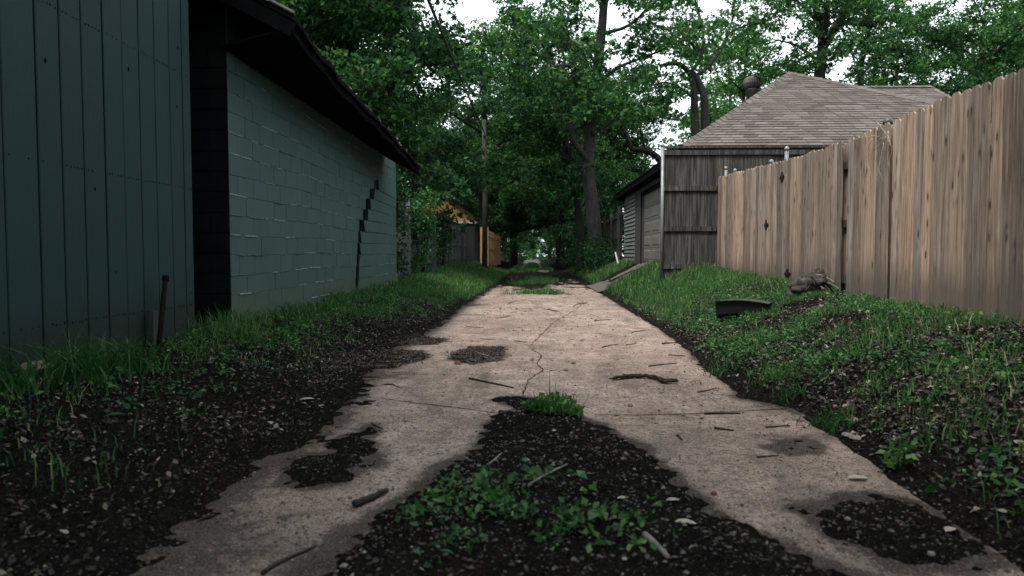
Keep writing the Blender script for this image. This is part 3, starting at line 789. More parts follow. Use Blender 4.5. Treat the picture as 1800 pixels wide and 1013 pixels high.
mb = MB(); mb.lathe((q0.x+.02, GYF-.01, zt+.06), [(.036, -.02), (.037, .01), (.02, .035), (.004, .04)], 12); mb.build('post_cap', M['galv'], p)

# ------------------------------------------------------------------ garage with hip roof
c0 = YP(1198, 257, 14.4); ZE = c0.z; XE = c0.x; YF = 14.4
d = 3.38; ap = YP(1387, 128, YF+d)
XA, YA, ZA = ap.x, ap.y, ap.z
YBk = XP(1078, 345, XE).y
rc = YP(1985, 257, YF); XR = rc.x
gar = empty('garage', ((XE+XR)/2, (YF+YBk)/2, .8), 'grey garage under a brown shingled hip roof behind the fences on the right', 'garage')
A2 = (XA, YBk-d, ZA)
mb = MB()
def shingle_face(mb, P0, P1, T0, T1, course=.125, tab=.28):
    """eave P0-P1, ridge T0-T1 (may coincide); overlapping courses of tabs"""
    P0, P1, T0, T1 = map(Vector, (P0, P1, T0, T1))
    nrm = (P1-P0).cross(T0-P0).normalized()
    if nrm.z < 0: nrm = -nrm
    n_ = int(((T0-P0)-(P1-P0)*((T0-P0).dot(P1-P0)/(P1-P0).length_squared)).length/course)
    for i in range(n_):
        u0 = i/n_; u1 = (i+1)/n_
        a, b_ = P0.lerp(T0, u0), P1.lerp(T1, u0); c, e_ = P0.lerp(T0, u1), P1.lerp(T1, u1)
        L = (b_-a).length; nt = max(1, int(L/tab)); off = (i % 2)*.5 + random.uniform(-.1, .1)
        ts = [0] + [(k+off)/nt for k in range(nt+1) if .01 < (k+off)/nt < .99] + [1]
        wave = random.uniform(-.002, .002)
        for t0, t1 in zip(ts[:-1], ts[1:]):
            g_ = .007/max(L, .1)
            q = [a.lerp(b_, t0+g_), a.lerp(b_, t1-g_), c.lerp(e_, min(1, t1-g_)), c.lerp(e_, t0+g_)]
            h = .016+wave+random.uniform(-.002, .002)
            vs = [q[0]+nrm*h, q[1]+nrm*h, q[2]+nrm*.003, q[3]+nrm*.003, q[0], q[1]]
            mb.add(vs, [(0, 1, 2, 3), (4, 5, 1, 0)])
    mb.add([P0-nrm*.004, P1-nrm*.004, T1-nrm*.004, T0-nrm*.004], [(0, 1, 2, 3)], 1)
    return nrm
E0, E1, E2, E3 = (XE, YF, ZE), (XR, YF, ZE), (XR, YBk, ZE), (XE, YBk, ZE)
AP = (XA, YA, ZA)
shingle_face(mb, E0, E1, AP, AP)
shingle_face(mb, E3, E0, A2, AP)
shingle_face(mb, E1, E2, AP, A2, .3, .9)
shingle_face(mb, E2, E3, A2, A2, .3, .9)
groof = mb.build('roof', [M['shingle'], M['shingle_dark']], gar)
def ridge(parent, a, b_):
    a = Vector(a); b_ = Vector(b_); n_ = int((b_-a).length/.2); mb = MB()
    s_ = Vector((b_-a).cross(Vector((0, 0, 1)))).normalized()
    for k in range(n_):
        p = a.lerp(b_, k/n_); q = a.lerp(b_, (k+1.15)/n_)
        vs = [p+s_*.13-Vector((0, 0, .045)), p+Vector((0, 0, .045)), p-s_*.13-Vector((0, 0, .045)), q+s_*.13-Vector((0, 0, .06)), q+Vector((0, 0, .025)), q-s_*.13-Vector((0, 0, .06))]
        mb.add(vs, [(0, 1, 4, 3), (1, 2, 5, 4)])
    mb.build('hip_cap', M['shingle'], parent)
ridge(groof, E0, AP); ridge(groof, E1, AP); ridge(groof, AP, A2)
mb = MB()
mb.box(XE+.02, XR-.02, YF+.02, YF+.05, ZE-.16, ZE-.02); mb.box(XE+.02, XE+.05, YF+.055, YBk-.02, ZE-.16, ZE-.02)
mb.build('fascia', M['darkpaint'], groof)
GWX = XE+.27
mb = MB(); mb.box(XE+.055, XR-.1, YF+.055, YBk-.1, ZE-.18, ZE-.165); mb.build('soffit', M['darkpaint'], gar)
yd0 = XP(1190, 400, GWX).y; yd1 = XP(1128, 400, GWX).y; yc0 = XP(1117, 400, GWX).y; yc1 = XP(1099, 400, GWX).y
zd = XP(1150, 332, GWX).z; ztop = ZE-.185
yw0 = YF+.3
mb = MB()                                                        # side wall round the door opening
mb.box(GWX, GWX+.15, yw0, yd0, .3, ztop); mb.box(GWX, GWX+.15, yd1, yc1, .3, ztop); mb.box(GWX, GWX+.15, yd0+.001, yd1-.001, zd+.02, ztop)
mb.box(GWX+.15, XR-.3, yw0, yw0+.15, .3, ztop); mb.box(XR-.45, XR-.3, yw0+.15, yc1, .3, ztop); mb.box(GWX+.15, XR-.45, yc1-.15, yc1, .3, ztop)
mb.build('wall', M['siding'], gar)
mb = MB()                                                        # sectional door
n_ = 5; hh = (zd-.80)/n_
for k in range(n_):
    za = .80+hh*k
    mb.box(GWX+.07, GWX+.11, yd0+.01, yd1-.01, za+.006, za+hh-.006)
    m_ = 4; ww = (yd1-yd0)/m_
    for i in range(m_):
        a = yd0+ww*i
        mb.hexa([(GWX+.072, a+.09, za+.06), (GWX+.072, a+.09, za+hh-.06), (GWX+.072, a+ww-.09, za+hh-.06), (GWX+.072, a+ww-.09, za+.06),
                 (GWX+.058, a+.12, za+.09), (GWX+.058, a+.12, za+hh-.09), (GWX+.058, a+ww-.12, za+hh-.09), (GWX+.058, a+ww-.12, za+.09)])
mb.box(GWX+.112, GWX+.13, yd0, yd1, .7, zd+.02, 1)
gdoor = mb.build('garage_door', [M['door'], M['darkpaint']], gar)
mb = MB(); mb.tube([(GWX+.03, (yd0+yd1)/2-.08, 1.1), (GWX+.02, (yd0+yd1)/2, 1.1), (GWX+.03, (yd0+yd1)/2+.08, 1.1)], .012, 6); mb.build('handle', M['blackiron'], gdoor)
mb = MB()
mb.box(GWX-.02, GWX-.002, yd1-.005, yd1+.1, .6, zd+.1); mb.box(GWX-.02, GWX-.002, yd0-.1, yd0+.005, .6, zd+.1); mb.box(GWX-.02, GWX-.002, yd0+.007, yd1-.007, zd, zd+.1)
mb.build('door_trim', M['darkpaint'], gar)
mb = MB(); za = .55; k = 0                                       # lap siding strip
while za < ztop-.02:
    mb.box(GWX-.02, GWX-.004, yc0+.002, yc1-.002, za-.012, za+.004, 1)  # dark strip paints the shadow line under each lap
    mb.hexa([(GWX-.008, yc0, za+.012), (GWX-.045, yc0, za+.012), (GWX-.045, yc1, za+.012), (GWX-.008, yc1, za+.012), (GWX-.008, yc0, min(za+.124, ztop)), (GWX-.016, yc0, min(za+.124, ztop)), (GWX-.016, yc1, min(za+.124, ztop)), (GWX-.008, yc1, min(za+.124, ztop))]); za += .125
mb.build('lap_siding', [M['lapsiding'], M['hole_shade']], gar)
# turbine vent
vx = YP(1322, 170, 18.9); slope = (ZA-ZE)/(XA-XE)
vz = ZE + (vx.x-XE)*slope
mb = MB(); mb.lathe((vx.x, vx.y, vz-.15), [(.15, 0), (.15, .36), (.17, .38)], 18)
rv = mb.build('roof_vent', M['ventmetal'], groof)
mb = MB(); nf = 22
prof = [(.15, 0), (.20, .06), (.225, .15), (.21, .24), (.14, .30), (.05, .325)]
for k in range(nf):
    t = 2*math.pi*k/nf; vs = []
    for (rr, zz) in prof:
        for dt, dr in ((-.09, .012), (.17, -.02)):
            vs.append((vx.x+(rr+dr)*math.cos(t+dt), vx.y+(rr+dr)*math.sin(t+dt), vz+.24+zz))
    mb.add(vs, [(2*i, 2*i+1, 2*i+3, 2*i+2) for i in range(len(prof)-1)])
mb.lathe((vx.x, vx.y, vz+.24), [(.13, 0), (.17, .08), (.18, .16), (.16, .25), (.08, .31), (.05, .335)], 16)
mb.build('turbine', M['ventmetal'], rv)

# ------------------------------------------------------------------ house behind with the lower ridge
hy = 27.0; r0_ = YP(1490, 153, hy); r1_ = YP(1636, 153, hy); e1_ = YP(1720, 205, hy-1)
hz = 3.4
hs = empty('house', (r0_.x+3, hy, .6), 'house with a long brown shingled roof ridge showing beyond the garage roof', 'house')
mb = MB(); HX0, HX1 = r0_.x-4, r1_.x+3.2
shingle_face(mb, (HX0, hy-4, hz), (HX1, hy-4, hz), (r0_.x-1, hy, r0_.z), (r1_.x, hy, r0_.z))
shingle_face(mb, (HX1, hy-4, hz), (HX1, hy+4, hz), (r1_.x, hy, r0_.z), (r1_.x, hy, r0_.z))
shingle_face(mb, (HX1, hy+4, hz), (HX0, hy+4, hz), (r1_.x, hy, r0_.z), (r0_.x-1, hy, r0_.z), .3, .9)
shingle_face(mb, (HX0, hy+4, hz), (HX0, hy-4, hz), (r0_.x-1, hy, r0_.z), (r0_.x-1, hy, r0_.z), .3, .9)
hr = mb.build('roof', [M['shingle'], M['shingle_dark']], hs)
ridge(hr, (r0_.x-1, hy, r0_.z), (r1_.x, hy, r0_.z)); ridge(hr, (HX1, hy-4, hz), (r1_.x, hy, r0_.z))
mb = MB(); mb.box(HX0+.4, HX1-.4, hy-3.6, hy+3.6, .3, hz-.02); mb.build('wall', M['lapsiding'], hs)

# ------------------------------------------------------------------ things on the left further along
def board_run(name, label, x, ya, yb, h, mat, wd=.15, posts=True, cat='fence', gap=.012):
    ft = empty(name, (x, (ya+yb)/2, gz1(x, (ya+yb)/2)), label, cat); mb = MB(); y = ya
    while y < yb-.05:
        w = wd*random.uniform(.9, 1.1); j = random.uniform(-.012, .012); zb = gz1(x, y)
        mb.box(x-.012+j, x+.012+j, y+gap/2, y+w-gap/2, zb-.03, zb+h+random.uniform(-.03, .03)); y += w
    mb.build('board_panel', M[mat], ft)
    sgn = 1 if x < 0 else -1
    for hh_ in (.35, 1.0, h-.25):
        mb = MB(); mb.beam((x+sgn*.045, ya, gz1(x, ya)+hh_), (x+sgn*.045, yb, gz1(x, yb)+hh_), .04, .09); mb.build('rail', M[mat], ft)
    if posts:
        y = ya+.1
        while y < yb:
            mb = MB(); zb = gz1(x, y); mb.box(x+sgn*.07, x+sgn*.16, y-.045, y+.045, zb-.1, zb+h+.08); mb.build('post', M[mat], ft); y += 2.5
    return ft
board_run('grey_fence', 'shaded grey board fence with posts beyond the cracked block building', -3.42, 16.4, 36.5, 1.95, 'greyfence')
tf = board_run('tan_fence', 'orange tan board fence glowing beside the utility pole', -2.32, 36.6, 52, 1.95, 'tanfence', posts=False)
mb = MB(); x = -2.66
while x < -2.35: mb.box(x+.005, x+.14, 36.5, 36.525, .4, .48+1.93+random.uniform(-.02, .02)); x += .145
mb.build('return_panel', M['tanfence'], tf)
board_run('dark_fence', 'dark weathered board fence past the garage, deep in the tree shade', 3.35, YBk+.3, 44, 2.05, 'darkwood')

yh = empty('ochre_house', (-7.5, 51, .4), 'ochre yellow house with a white trimmed gable above the grey fence', 'house')
cr = YP(838, 391, 50); cl_x = cr.x-7.5
mb = MB(); zz = cr.z
xr_ = cr.x-.12
prof_ = [(cl_x, zz), (xr_, zz), (xr_, zz+.42), ((cl_x+cr.x)/2, zz+3.0), (cl_x, zz+.42)]
mb.add([(p[0], 50, p[1]) for p in prof_]+[(p[0], 58, p[1]) for p in prof_], [(0, 1, 2, 3, 4), (9, 8, 7, 6, 5), (1, 6, 7, 2), (0, 4, 9, 5), (0, 5, 6, 1)])
mb.box(cl_x+.05, xr_-.05, 50.05, 57.95, .2, zz-.002, 1)
mb.build('wall', [M['yellow'], M['siding']], yh)
mb = MB(); mb.box(cl_x, cr.x+.02, 49.94, 49.99, zz-.08, zz+.06); mb.build('trim', M['white'], yh)
mb = MB(); mx_ = (cl_x+cr.x)/2
for s0, s1 in (((cr.x+.2, zz+.22), (mx_, zz+3.03)), ((mx_, zz+3.03), (cl_x-.3, zz+.22))):
    mb.hexa([(s0[0], 49.6, s0[1]), (s1[0], 49.6, s1[1]), (s1[0], 58.4, s1[1]), (s0[0], 58.4, s0[1]), (s0[0], 49.6, s0[1]+.14), (s1[0], 49.6, s1[1]+.14), (s1[0], 58.4, s1[1]+.14), (s0[0], 58.4, s0[1]+.14)])
mb.build('roof', M['darkroof'], yh)
mb = MB(); mb.box(cl_x+2.2, cl_x+3.2, 49.93, 49.97, 1.2, 2.3); w_ = mb.build('window', M['hole_shade'], yh)
mb = MB(); mb.box(cl_x+2.1, cl_x+3.3, 49.95, 49.985, 1.1, 2.4); mb.build('frame', M['white'], w_)

# utility pole and its cable
pb = YP(852, 466, 33.5)
pole = empty('utility_pole', (pb.x, pb.y, gz1(pb.x, pb.y)), 'slim grey wooden utility pole on the left verge by the tan fence', 'pole')
mb = MB(); mb.tube([(pb.x, pb.y, .1), (pb.x+.02, pb.y, 3.5), (pb.x-.02, pb.y, 7.3)], [.135, .12, .10], 12, rough=.02); mb.build('shaft', M['bark_grey'], pole)
mb = MB(); mb.box(pb.x-.06, pb.x+.06, pb.y-.2, pb.y-.1, 6.55, 6.75); mb.build('cable_clamp', M['galv'], pole)
mb = MB(); P = []
wa = Vector((pb.x, pb.y-.15, 6.7)); wb = YP(760, 0, 14.0); wb2 = wb + (wb-wa)*1.0
for k in range(41):
    t = k/40; p = wa.lerp(wb2, t); P.append(p - Vector((0, 0, .55*4*t*(1-t)*.35)))
mb.tube(P, .034, 6); o = mb.build('overhead_cable', M['wire'], loc=wa); tag(o, 'thin black cable running overhead from the utility pole', 'cable')

# ------------------------------------------------------------------ trees
def smooth_path(P, n=4):
    P = [Vector(p) for p in P]; out = []
    for i in range(len(P)-1):
        p0 = P[max(i-1, 0)]; p1 = P[i]; p2 = P[i+1]; p3 = P[min(i+2, len(P)-1)]
        for k in range(n):
            t = k/n
            out.append(.5*((2*p1)+(p2-p0)*t+(2*p0-5*p1+4*p2-p3)*t*t+(3*p1-p0-3*p2+p3)*t**3))
    out.append(P[-1]); return out
class Tree:
    def __init__(s, seed): s.rg = random.Random(seed); s.np = np.random.default_rng(seed); s.w = MB(); s.clumps = []
    def limb(s, P, r0, r1, seg=8, n=4):
        Q = smooth_path(P, n); m = len(Q)
        s.w.tube(Q, [r0+(r1-r0)*(i/(m-1))**.8 for i in range(m)], seg, rough=.06, cap=True)
        return Q
    def sub(s, Q, r, length, k, clump, upward=.3, t0=.3):
        """side branches from a limb path, with clumps of leaves"""
        rg = s.rg
        for i in range(k):
            t = t0+(1-t0)*(i+rg.random())/k; j = min(int(t*(len(Q)-1)), len(Q)-2)
            p = Q[j]; d = (Q[j+1]-Q[j]).normalized()
            side = Vector((rg.gauss(0, 1), rg.gauss(0, 1), rg.gauss(0, .5)+upward)).normalized()
            dv = (d*.5+side).normalized(); L = length*rg.uniform(.55, 1.15)
            a = p+dv*L*.5+Vector((0, 0, rg.uniform(-.05, .12)*L)); b_ = p+dv*L+Vector((rg.uniform(-.15, .15)*L, rg.uniform(-.15, .15)*L, rg.uniform(-.15, .2)*L))
            S = s.limb([p, a, b_], r*rg.uniform(.6, 1), r*.2, 5, 3)
            s.clumps += [(b_, clump*rg.uniform(.7, 1.2)), (a.lerp(b_, .4), clump*rg.uniform(.55, .95))]
            if rg.random() < .6:
                c = a+Vector((rg.gauss(0, 1), rg.gauss(0, 1), rg.gauss(0, .6)))*L*.4
                s.limb([a, (a+c)/2+Vector((0, 0, .05*L)), c], r*.4, r*.12, 4, 2); s.clumps.append((c, clump*rg.uniform(.6, 1)))
    def finish(s, root, nl, leaf, mat, barkm, flat=.6, core=.5):
        s.w.build('trunk', M[barkm], root)
        C = []; 
        for c, r in s.clumps:
            n = int(nl*(r/.9)**1.6*s.rg.uniform(.6, 1.3))
            n = int(n*.72); g_ = s.np.normal(size=(n, 3)); g_ = g_/np.maximum(np.linalg.norm(g_, axis=1, keepdims=True), .01)*(s.np.random((n, 1))**core)
            # twiggy sub-clusters make the outline uneven
            k = max(3, n//18); cc = g_[:k]; sel = s.np.integers(0, k, n)
            pos = cc[sel]*1.05 + s.np.normal(size=(n, 3))*.15
            C.append(pos*np.array([r, r, r*flat])+np.array(c))
        C = np.concatenate(C); L = leaf*1.22*(.5+1.0*s.np.random(len(C)))
        V = leaf_quads(C, L, L*.6, .7, s.np)
        rnd = np.clip(s.np.normal(.43, .30, len(C)), 0, 1)
        return np_mesh('crown', V, 4, M[mat], rnd, root)

def grow(seed, root, base, h, r, fork, nl, spread, leaf=.12, nleaf=170, mat='leaf', bark='bark', lean=(0, 0), clump=.9, droop=0.0):
    t = Tree(seed); rg = t.rg; b_ = Vector(base)
    P = [b_+Vector((0, 0, -.3))]+[b_+Vector((lean[0]*k/6+rg.uniform(-.12, .12)*h*.07, lean[1]*k/6+rg.uniform(-.12, .12)*h*.07, h*.9*k/6)) for k in range(1, 7)]
    Q = t.limb(P, r, r*.22, 10)
    for i in range(nl):
        u = fork+(1-fork)*(i+.3)/nl; j = min(int(u*(len(Q)-1)), len(Q)-2); p = Q[j]
        az = i*2.4+rg.uniform(-.5, .5); L = spread*rg.uniform(.7, 1.1)*(1-.45*((u-fork)/(1-fork))**1.5)
        e_ = rg.uniform(.15, .7)-droop
        o = Vector((math.cos(az), math.sin(az), 0))
        PP = [p, p+o*L*.35+Vector((0, 0, L*e_*.35)), p+o*L*.7+Vector((rg.uniform(-.1, .1)*L, rg.uniform(-.1, .1)*L, L*e_*.6)), p+o*L+Vector((rg.uniform(-.15, .15)*L, rg.uniform(-.15, .15)*L, L*e_*.7))]
        rr = r*(1-.75*u)*.55
        S = t.limb(PP, rr, rr*.2, 7, 3); t.sub(S, rr*.4, L*.36, 5, clump, .25, .25); t.clumps.append((S[-1], clump))
    top = Q[-1]; t.clumps += [(top, clump*1.1), (top+Vector((.4, .2, .5)), clump)]
    t.finish(root, nleaf, leaf, mat, bark)

def copy_tree(src, loc, rz, sc, label, group=None):
    r_ = src.copy(); COL.objects.link(r_); r_.location = loc; r_.rotation_euler = (0, 0, rz); r_.scale = (sc, sc, sc); r_['label'] = label
    if group: r_['group'] = group
    for ch in list(src.children):
        c = ch.copy(); COL.objects.link(c); c.parent = r_
    return r_
def base(x, y): return Vector((x, y, gz1(x, y)))

# -- big grey tree on the right verge
b0 = base(2.75, 30.0)
main = empty('alley_tree', b0, 'tallest tree on the right verge, straight grey trunk leaning over the alley end', 'tree')
t = Tree(31); D = 30.0
Q = t.limb([b0+Vector((.05, 0, -.3)), YP(1048, 430, D), YP(1040, 350, D), YP(1033, 290, D+.1), YP(1040, 210, D+.2), YP(1046, 150, D+.2), YP(1055, 80, D+.1), YP(1062, 0, D), YP(1066, -70, D), YP(1075, -170, D+.3)], .36, .13, 12)
for P, r_ in (([YP(1036,285,D),YP(1010,250,D-.4),YP(1000,200,D-.8),YP(985,150,D-1.2),YP(960,90,D-1.4),YP(930,40,D-2)], .15),
              ([YP(1046,150,D),YP(1085,120,D-.5),YP(1120,105,D-1),YP(1160,90,D-1.5),YP(1195,70,D-2)], .09),
              ([YP(1058,60,D),YP(1105,45,D-1),YP(1140,10,D-1.8),YP(1165,-40,D-2)], .09),
              ([YP(1050,110,D),YP(1000,70,D+1),YP(950,55,D+1.6),YP(900,45,D+2)], .09),
              ([YP(1060,0,D),YP(1010,-40,D-1.5),YP(950,-70,D-3)], .09), ([YP(1064,-50,D),YP(1130,-90,D-1),YP(1190,-110,D-2)], .08),
              ([YP(1038,240,D),YP(1075,215,D-.6),YP(1095,190,D-1),YP(1120,180,D-1.4)], .06),
              ([YP(1048,140,D),YP(1000,115,D-2),YP(950,120,D-4),YP(900,110,D-5)], .08),
              ([YP(1060,20,D),YP(1085,-30,D+2),YP(1120,-50,D+4)], .08)):
    S = t.limb(P, r_, r_*.25, 8); t.sub(S, r_*.35, 2.0, 8, 1.05, .15, .25)
t.sub(Q, .05, 2.4, 7, .8, .1, .5)
t.finish(main, 150, .135, 'leaf', 'bark_grey')
# -- second darker trunk leaning left
b0 = base(2.15, 33.0); tr2 = empty('leaning_tree', b0, 'slim dark tree leaning left beside the tall grey trunk', 'tree')
t = Tree(32); D = 33
Q = t.limb([b0+Vector((0, 0, -.3)), YP(1022,420,D), YP(1015,360,D), YP(1002,300,D), YP(992,240,D), YP(980,180,D), YP(968,110,D), YP(955,30,D)], .22, .07, 10)
t.sub(Q, .06, 2.4, 24, 1.15, .1, .28)
for P in ([YP(995,250,D),YP(955,215,D-1),YP(915,200,D-2),YP(880,190,D-3)], [YP(985,200,D),YP(940,150,D+1),YP(900,140,D+1)], [YP(1000,300,D),YP(960,290,D-1),YP(925,300,D-2)]):
    S = t.limb(P, .07, .02, 6); t.sub(S, .03, 1.4, 7, .9, .1, .1)
t.finish(tr2, 190, .13, 'leaf_dark', 'bark')
# -- twin trunk tree behind the garage
b0 = base(8.6, 36); tw = empty('twin_trunk_tree', b0, 'twisted twin trunk tree against the white sky left of the hip roof', 'tree')
t = Tree(33); D = 36
Q1 = t.limb([b0+Vector((0, 0, -.3)), YP(1228,300,D), YP(1222,230,D), YP(1220,165,D), YP(1212,130,D), YP(1190,112,D-.5), YP(1160,116,D-1)], .30, .08, 10)
Q2 = t.limb([b0+Vector((.35, .2, -.3)), YP(1245,300,D), YP(1240,220,D), YP(1236,165,D), YP(1222,135,D), YP(1215,128,D)], .26, .15, 10)
for P, r_ in (([YP(1216,170,D),YP(1195,155,D-.4),YP(1170,145,D-.8),YP(1145,150,D-1),YP(1110,140,D-1.4)], .08),
              ([YP(1222,135,D),YP(1240,122,D),YP(1262,95,D+.4),YP(1280,60,D+.8),YP(1290,20,D+1)], .13),
              ([YP(1226,98,D),YP(1215,75,D),YP(1190,50,D-.6),YP(1182,30,D-1)], .08), ([YP(1226,98,D),YP(1208,88,D),YP(1185,55,D-1)], .06),
              ([YP(1212,130,D),YP(1232,100,D),YP(1236,60,D+.5),YP(1225,10,D+.6),YP(1210,-40,D)], .11),
              ([YP(1280,60,D+.8),YP(1310,45,D+1.4),YP(1345,40,D+2)], .07), ([YP(1288,20,D+1),YP(1300,-30,D+2),YP(1330,-70,D+2)], .08),
              ([YP(1225,10,D+.6),YP(1180,-10,D),YP(1130,0,D-1),YP(1085,-20,D-2)], .08)):
    S = t.limb(P, r_, r_*.3, 8); t.sub(S, r_*.35, 1.8, 7, .95, .2, .25)
t.finish(tw, 95, .135, 'leaf', 'bark')
# -- low broken limb tree
b0 = base(6.4, 33); bl = empty('bent_tree', b0, 'low dark bent tree with a hooked bare limb over the garage eave', 'tree')
t = Tree(34); D = 33
Q = t.limb([b0+Vector((0, 0, -.3)), YP(1180,340,D), YP(1160,283,D), YP(1135,265,D-.3), YP(1112,262,D-.4), YP(1102,240,D-.4), YP(1085,205,D-.4), YP(1070,180,D-.4)], .22, .06, 9)
S = t.limb([YP(1134,264,D-.3), YP(1128,235,D-.3), YP(1122,210,D-.3), YP(1135,196,D-.3), YP(1158,199,D-.3)], .06, .015, 6)
t.sub(Q, .04, .9, 5, .6, .3, .72); t.sub(S, .02, .35, 3, .3, .3, .3)
for px_, py_, r_ in ((1085,300,1.0),(1075,330,1.1),(1110,315,.8),(1130,320,.6),(1150,330,.5),(1065,265,.8),(1185,290,.7),(1205,250,.6),(1180,265,.6),(1090,285,.8),(1195,270,.7)): t.clumps.append((YP(px_, py_, D+random.uniform(-.5, 1.5)), r_))
t.finish(bl, 210, .12, 'leaf_light', 'bark')
# -- forked thick tree beyond the hip roof
b0 = base(17, 41); fk = empty('forked_tree', b0, 'thick dark forked tree rising right behind the peak of the hip roof', 'tree')
t = Tree(35); D = 41
t.limb([b0+Vector((0, 0, -.3)), YP(1438,220,D), YP(1440,140,D), YP(1446,85,D), YP(1442,45,D), YP(1432,0,D), YP(1425,-60,D)], .42, .16, 10)
A = t.limb([YP(1446,85,D), YP(1465,55,D+.4), YP(1490,20,D+1), YP(1520,-20,D+1.5), YP(1550,-60,D+1.5)], .28, .12, 9)
B = t.limb([YP(1446,80,D), YP(1452,40,D-1), YP(1456,0,D-1.5), YP(1455,-60,D-2)], .22, .1, 9)
for P in ([YP(1442,45,D),YP(1420,20,D),YP(1395,-5,D-1),YP(1370,-30,D-1)], [YP(1441,110,D),YP(1400,80,D-1),YP(1360,70,D-2)], [YP(1490,20,D+1),YP(1530,30,D+1),YP(1570,35,D)], [YP(1445,100,D),YP(1480,90,D-2),YP(1510,95,D-3)], [YP(1455,20,D-1),YP(1430,-20,D-3)]):
    S = t.limb(P, .12, .03, 7); t.sub(S, .05, 2.3, 8, 1.3, .15, .12)
t.sub(A, .06, 2.4, 11, 1.3, .2, .3); t.sub(B, .06, 2.4, 11, 1.3, .2, .2)
t.finish(fk, 95, .145, 'leaf', 'bark')
b0 = base(19.3, 42); sl = empty('slender_tree', b0, 'slender dark trunk tree standing right of the forked tree', 'tree')
t = Tree(36); D = 42
Q = t.limb([b0+Vector((0, 0, -.3)), YP(1505,220,D), YP(1512,150,D), YP(1515,105,D), YP(1526,55,D), YP(1530,0,D), YP(1535,-80,D)], .24, .1, 9)
t.sub(Q, .06, 2.8, 22, 1.25, .2, .35)
for P in ([YP(1517,95,D),YP(1555,80,D-1),YP(1590,60,D-2),YP(1620,30,D-2)], [YP(1515,110,D),YP(1560,120,D-1),YP(1600,110,D-2)]):
    S = t.limb(P, .09, .03, 7); t.sub(S, .04, 2.1, 8, 1.2, .15, .12)
t.finish(sl, 95, .14, 'leaf', 'bark')

# -- generic kinds
def kind(name, label, x, y, **kw):
    b_ = base(x, y); r_ = empty(name, b_, label, 'tree'); grow(root=r_, base=b_, **kw); return r_
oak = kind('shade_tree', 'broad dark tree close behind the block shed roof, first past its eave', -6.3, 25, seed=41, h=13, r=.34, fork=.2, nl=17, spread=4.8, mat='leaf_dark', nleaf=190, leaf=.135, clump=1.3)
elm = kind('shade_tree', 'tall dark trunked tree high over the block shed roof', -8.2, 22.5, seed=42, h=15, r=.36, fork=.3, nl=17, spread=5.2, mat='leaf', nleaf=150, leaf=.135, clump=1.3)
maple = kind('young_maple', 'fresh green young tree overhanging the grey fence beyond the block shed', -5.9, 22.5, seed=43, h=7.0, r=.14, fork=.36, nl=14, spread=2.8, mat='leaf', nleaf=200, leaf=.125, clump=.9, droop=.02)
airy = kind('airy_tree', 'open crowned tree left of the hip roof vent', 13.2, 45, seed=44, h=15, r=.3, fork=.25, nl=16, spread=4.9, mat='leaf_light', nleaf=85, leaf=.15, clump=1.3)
GR = 'trees lining the far alley'
k = 0
far = [(-9.5,33,elm,1.05,'tree with pale sky gaps above the far end of the block shed'),(-9.5,62,oak,1.1,'dense dark tree behind the ochre house'),(-12.5,27,elm,1.1,'large dark tree at the upper left behind the block shed ridge'),
 (-4.3,57,oak,.95,'dark tree just past the tan fence end'),(-4.2,70,elm,.9,'tree on the left of the green tunnel, third past the tan fence'),(-4.0,86,oak,.9,'distant dark tree on the left of the green tunnel'),(-4.2,104,elm,1.0,'farthest tall tree on the left of the green tunnel'),
 (5.0,45,oak,.95,'dark tree behind the tall grey trunk on the right'),(4.6,58,elm,.95,'tree on the right of the green tunnel, second past the grey trunk'),(4.3,72,oak,.9,'dark dense tree on the right of the green tunnel'),(4.4,88,elm,.95,'distant tree on the right of the green tunnel'),(4.4,106,oak,1.0,'farthest tall tree on the right of the green tunnel'),
 (0.5,140,elm,1.1,'tree closing the far end of the alley'),(-5,134,oak,1.0,'dark tree left of the far alley end'),(6,136,oak,1.0,'dark tree right of the far alley end'),
 (24.5,40,elm,1.0,'dense dark tree over the near end of the cedar fence at upper right'),(26,52,airy,1.2,'open crowned tree beyond the low house ridge'),(29.5,41,elm,1.1,'tree at the upper right corner over the tall fence'),(34,50,oak,1.2,'dark tree beyond the right edge of the cedar fence'),
 (15.5,57,airy,1.2,'farther open crowned tree behind the forked tree'),(-18,36,oak,1.2,'tree far behind the teal shed roof'),
 (-3.6,63,oak,1.0,'dark tree overhanging the alley beyond the tan fence'),(-7.6,40,airy,1.0,'open crowned tree high above the grey fence'),(-3.0,44,elm,1.0,'tall tree over the alley just behind the tan fence'),(27,45,airy,1.05,'open crowned tree high over the cedar fence'),(3.3,54,airy,1.15,'open crowned tree filling the sky above the lane centre'),
 (2.0,50,elm,1.0,'tree arching over the alley behind the leaning trunk'),(-1.5,60,oak,1.15,'large dark crown closing the view above the green tunnel'),
 (-11,48,oak,1.1,'dark tree far behind the ochre house')]
for (x, y, src, sc, lab) in far:
    copy_tree(src, base(x, y), random.uniform(0, 6.28), sc, lab, GR if 55 < y < 120 and abs(x) < 6 else None)
# unseen trees added behind the view point to darken the near ground
copy_tree(oak, base(-4.9, -2.2), 1.0, .95, 'added unseen tree behind the viewer by the teal shed, darkening the foreground')
copy_tree(oak, base(-7.6, 2.6), 4.0, .95, 'added unseen tree behind the teal shed, overhanging its roof to darken the near left')
copy_tree(oak, base(7.4, -.8), 5.1, .95, 'added unseen tree beyond the cedar fence beside the viewer, darkening the near right')
copy_tree(oak, base(4.7, -2.2), 2.6, .9, 'added unseen tree behind the viewer on the right bank, darkening the foreground')

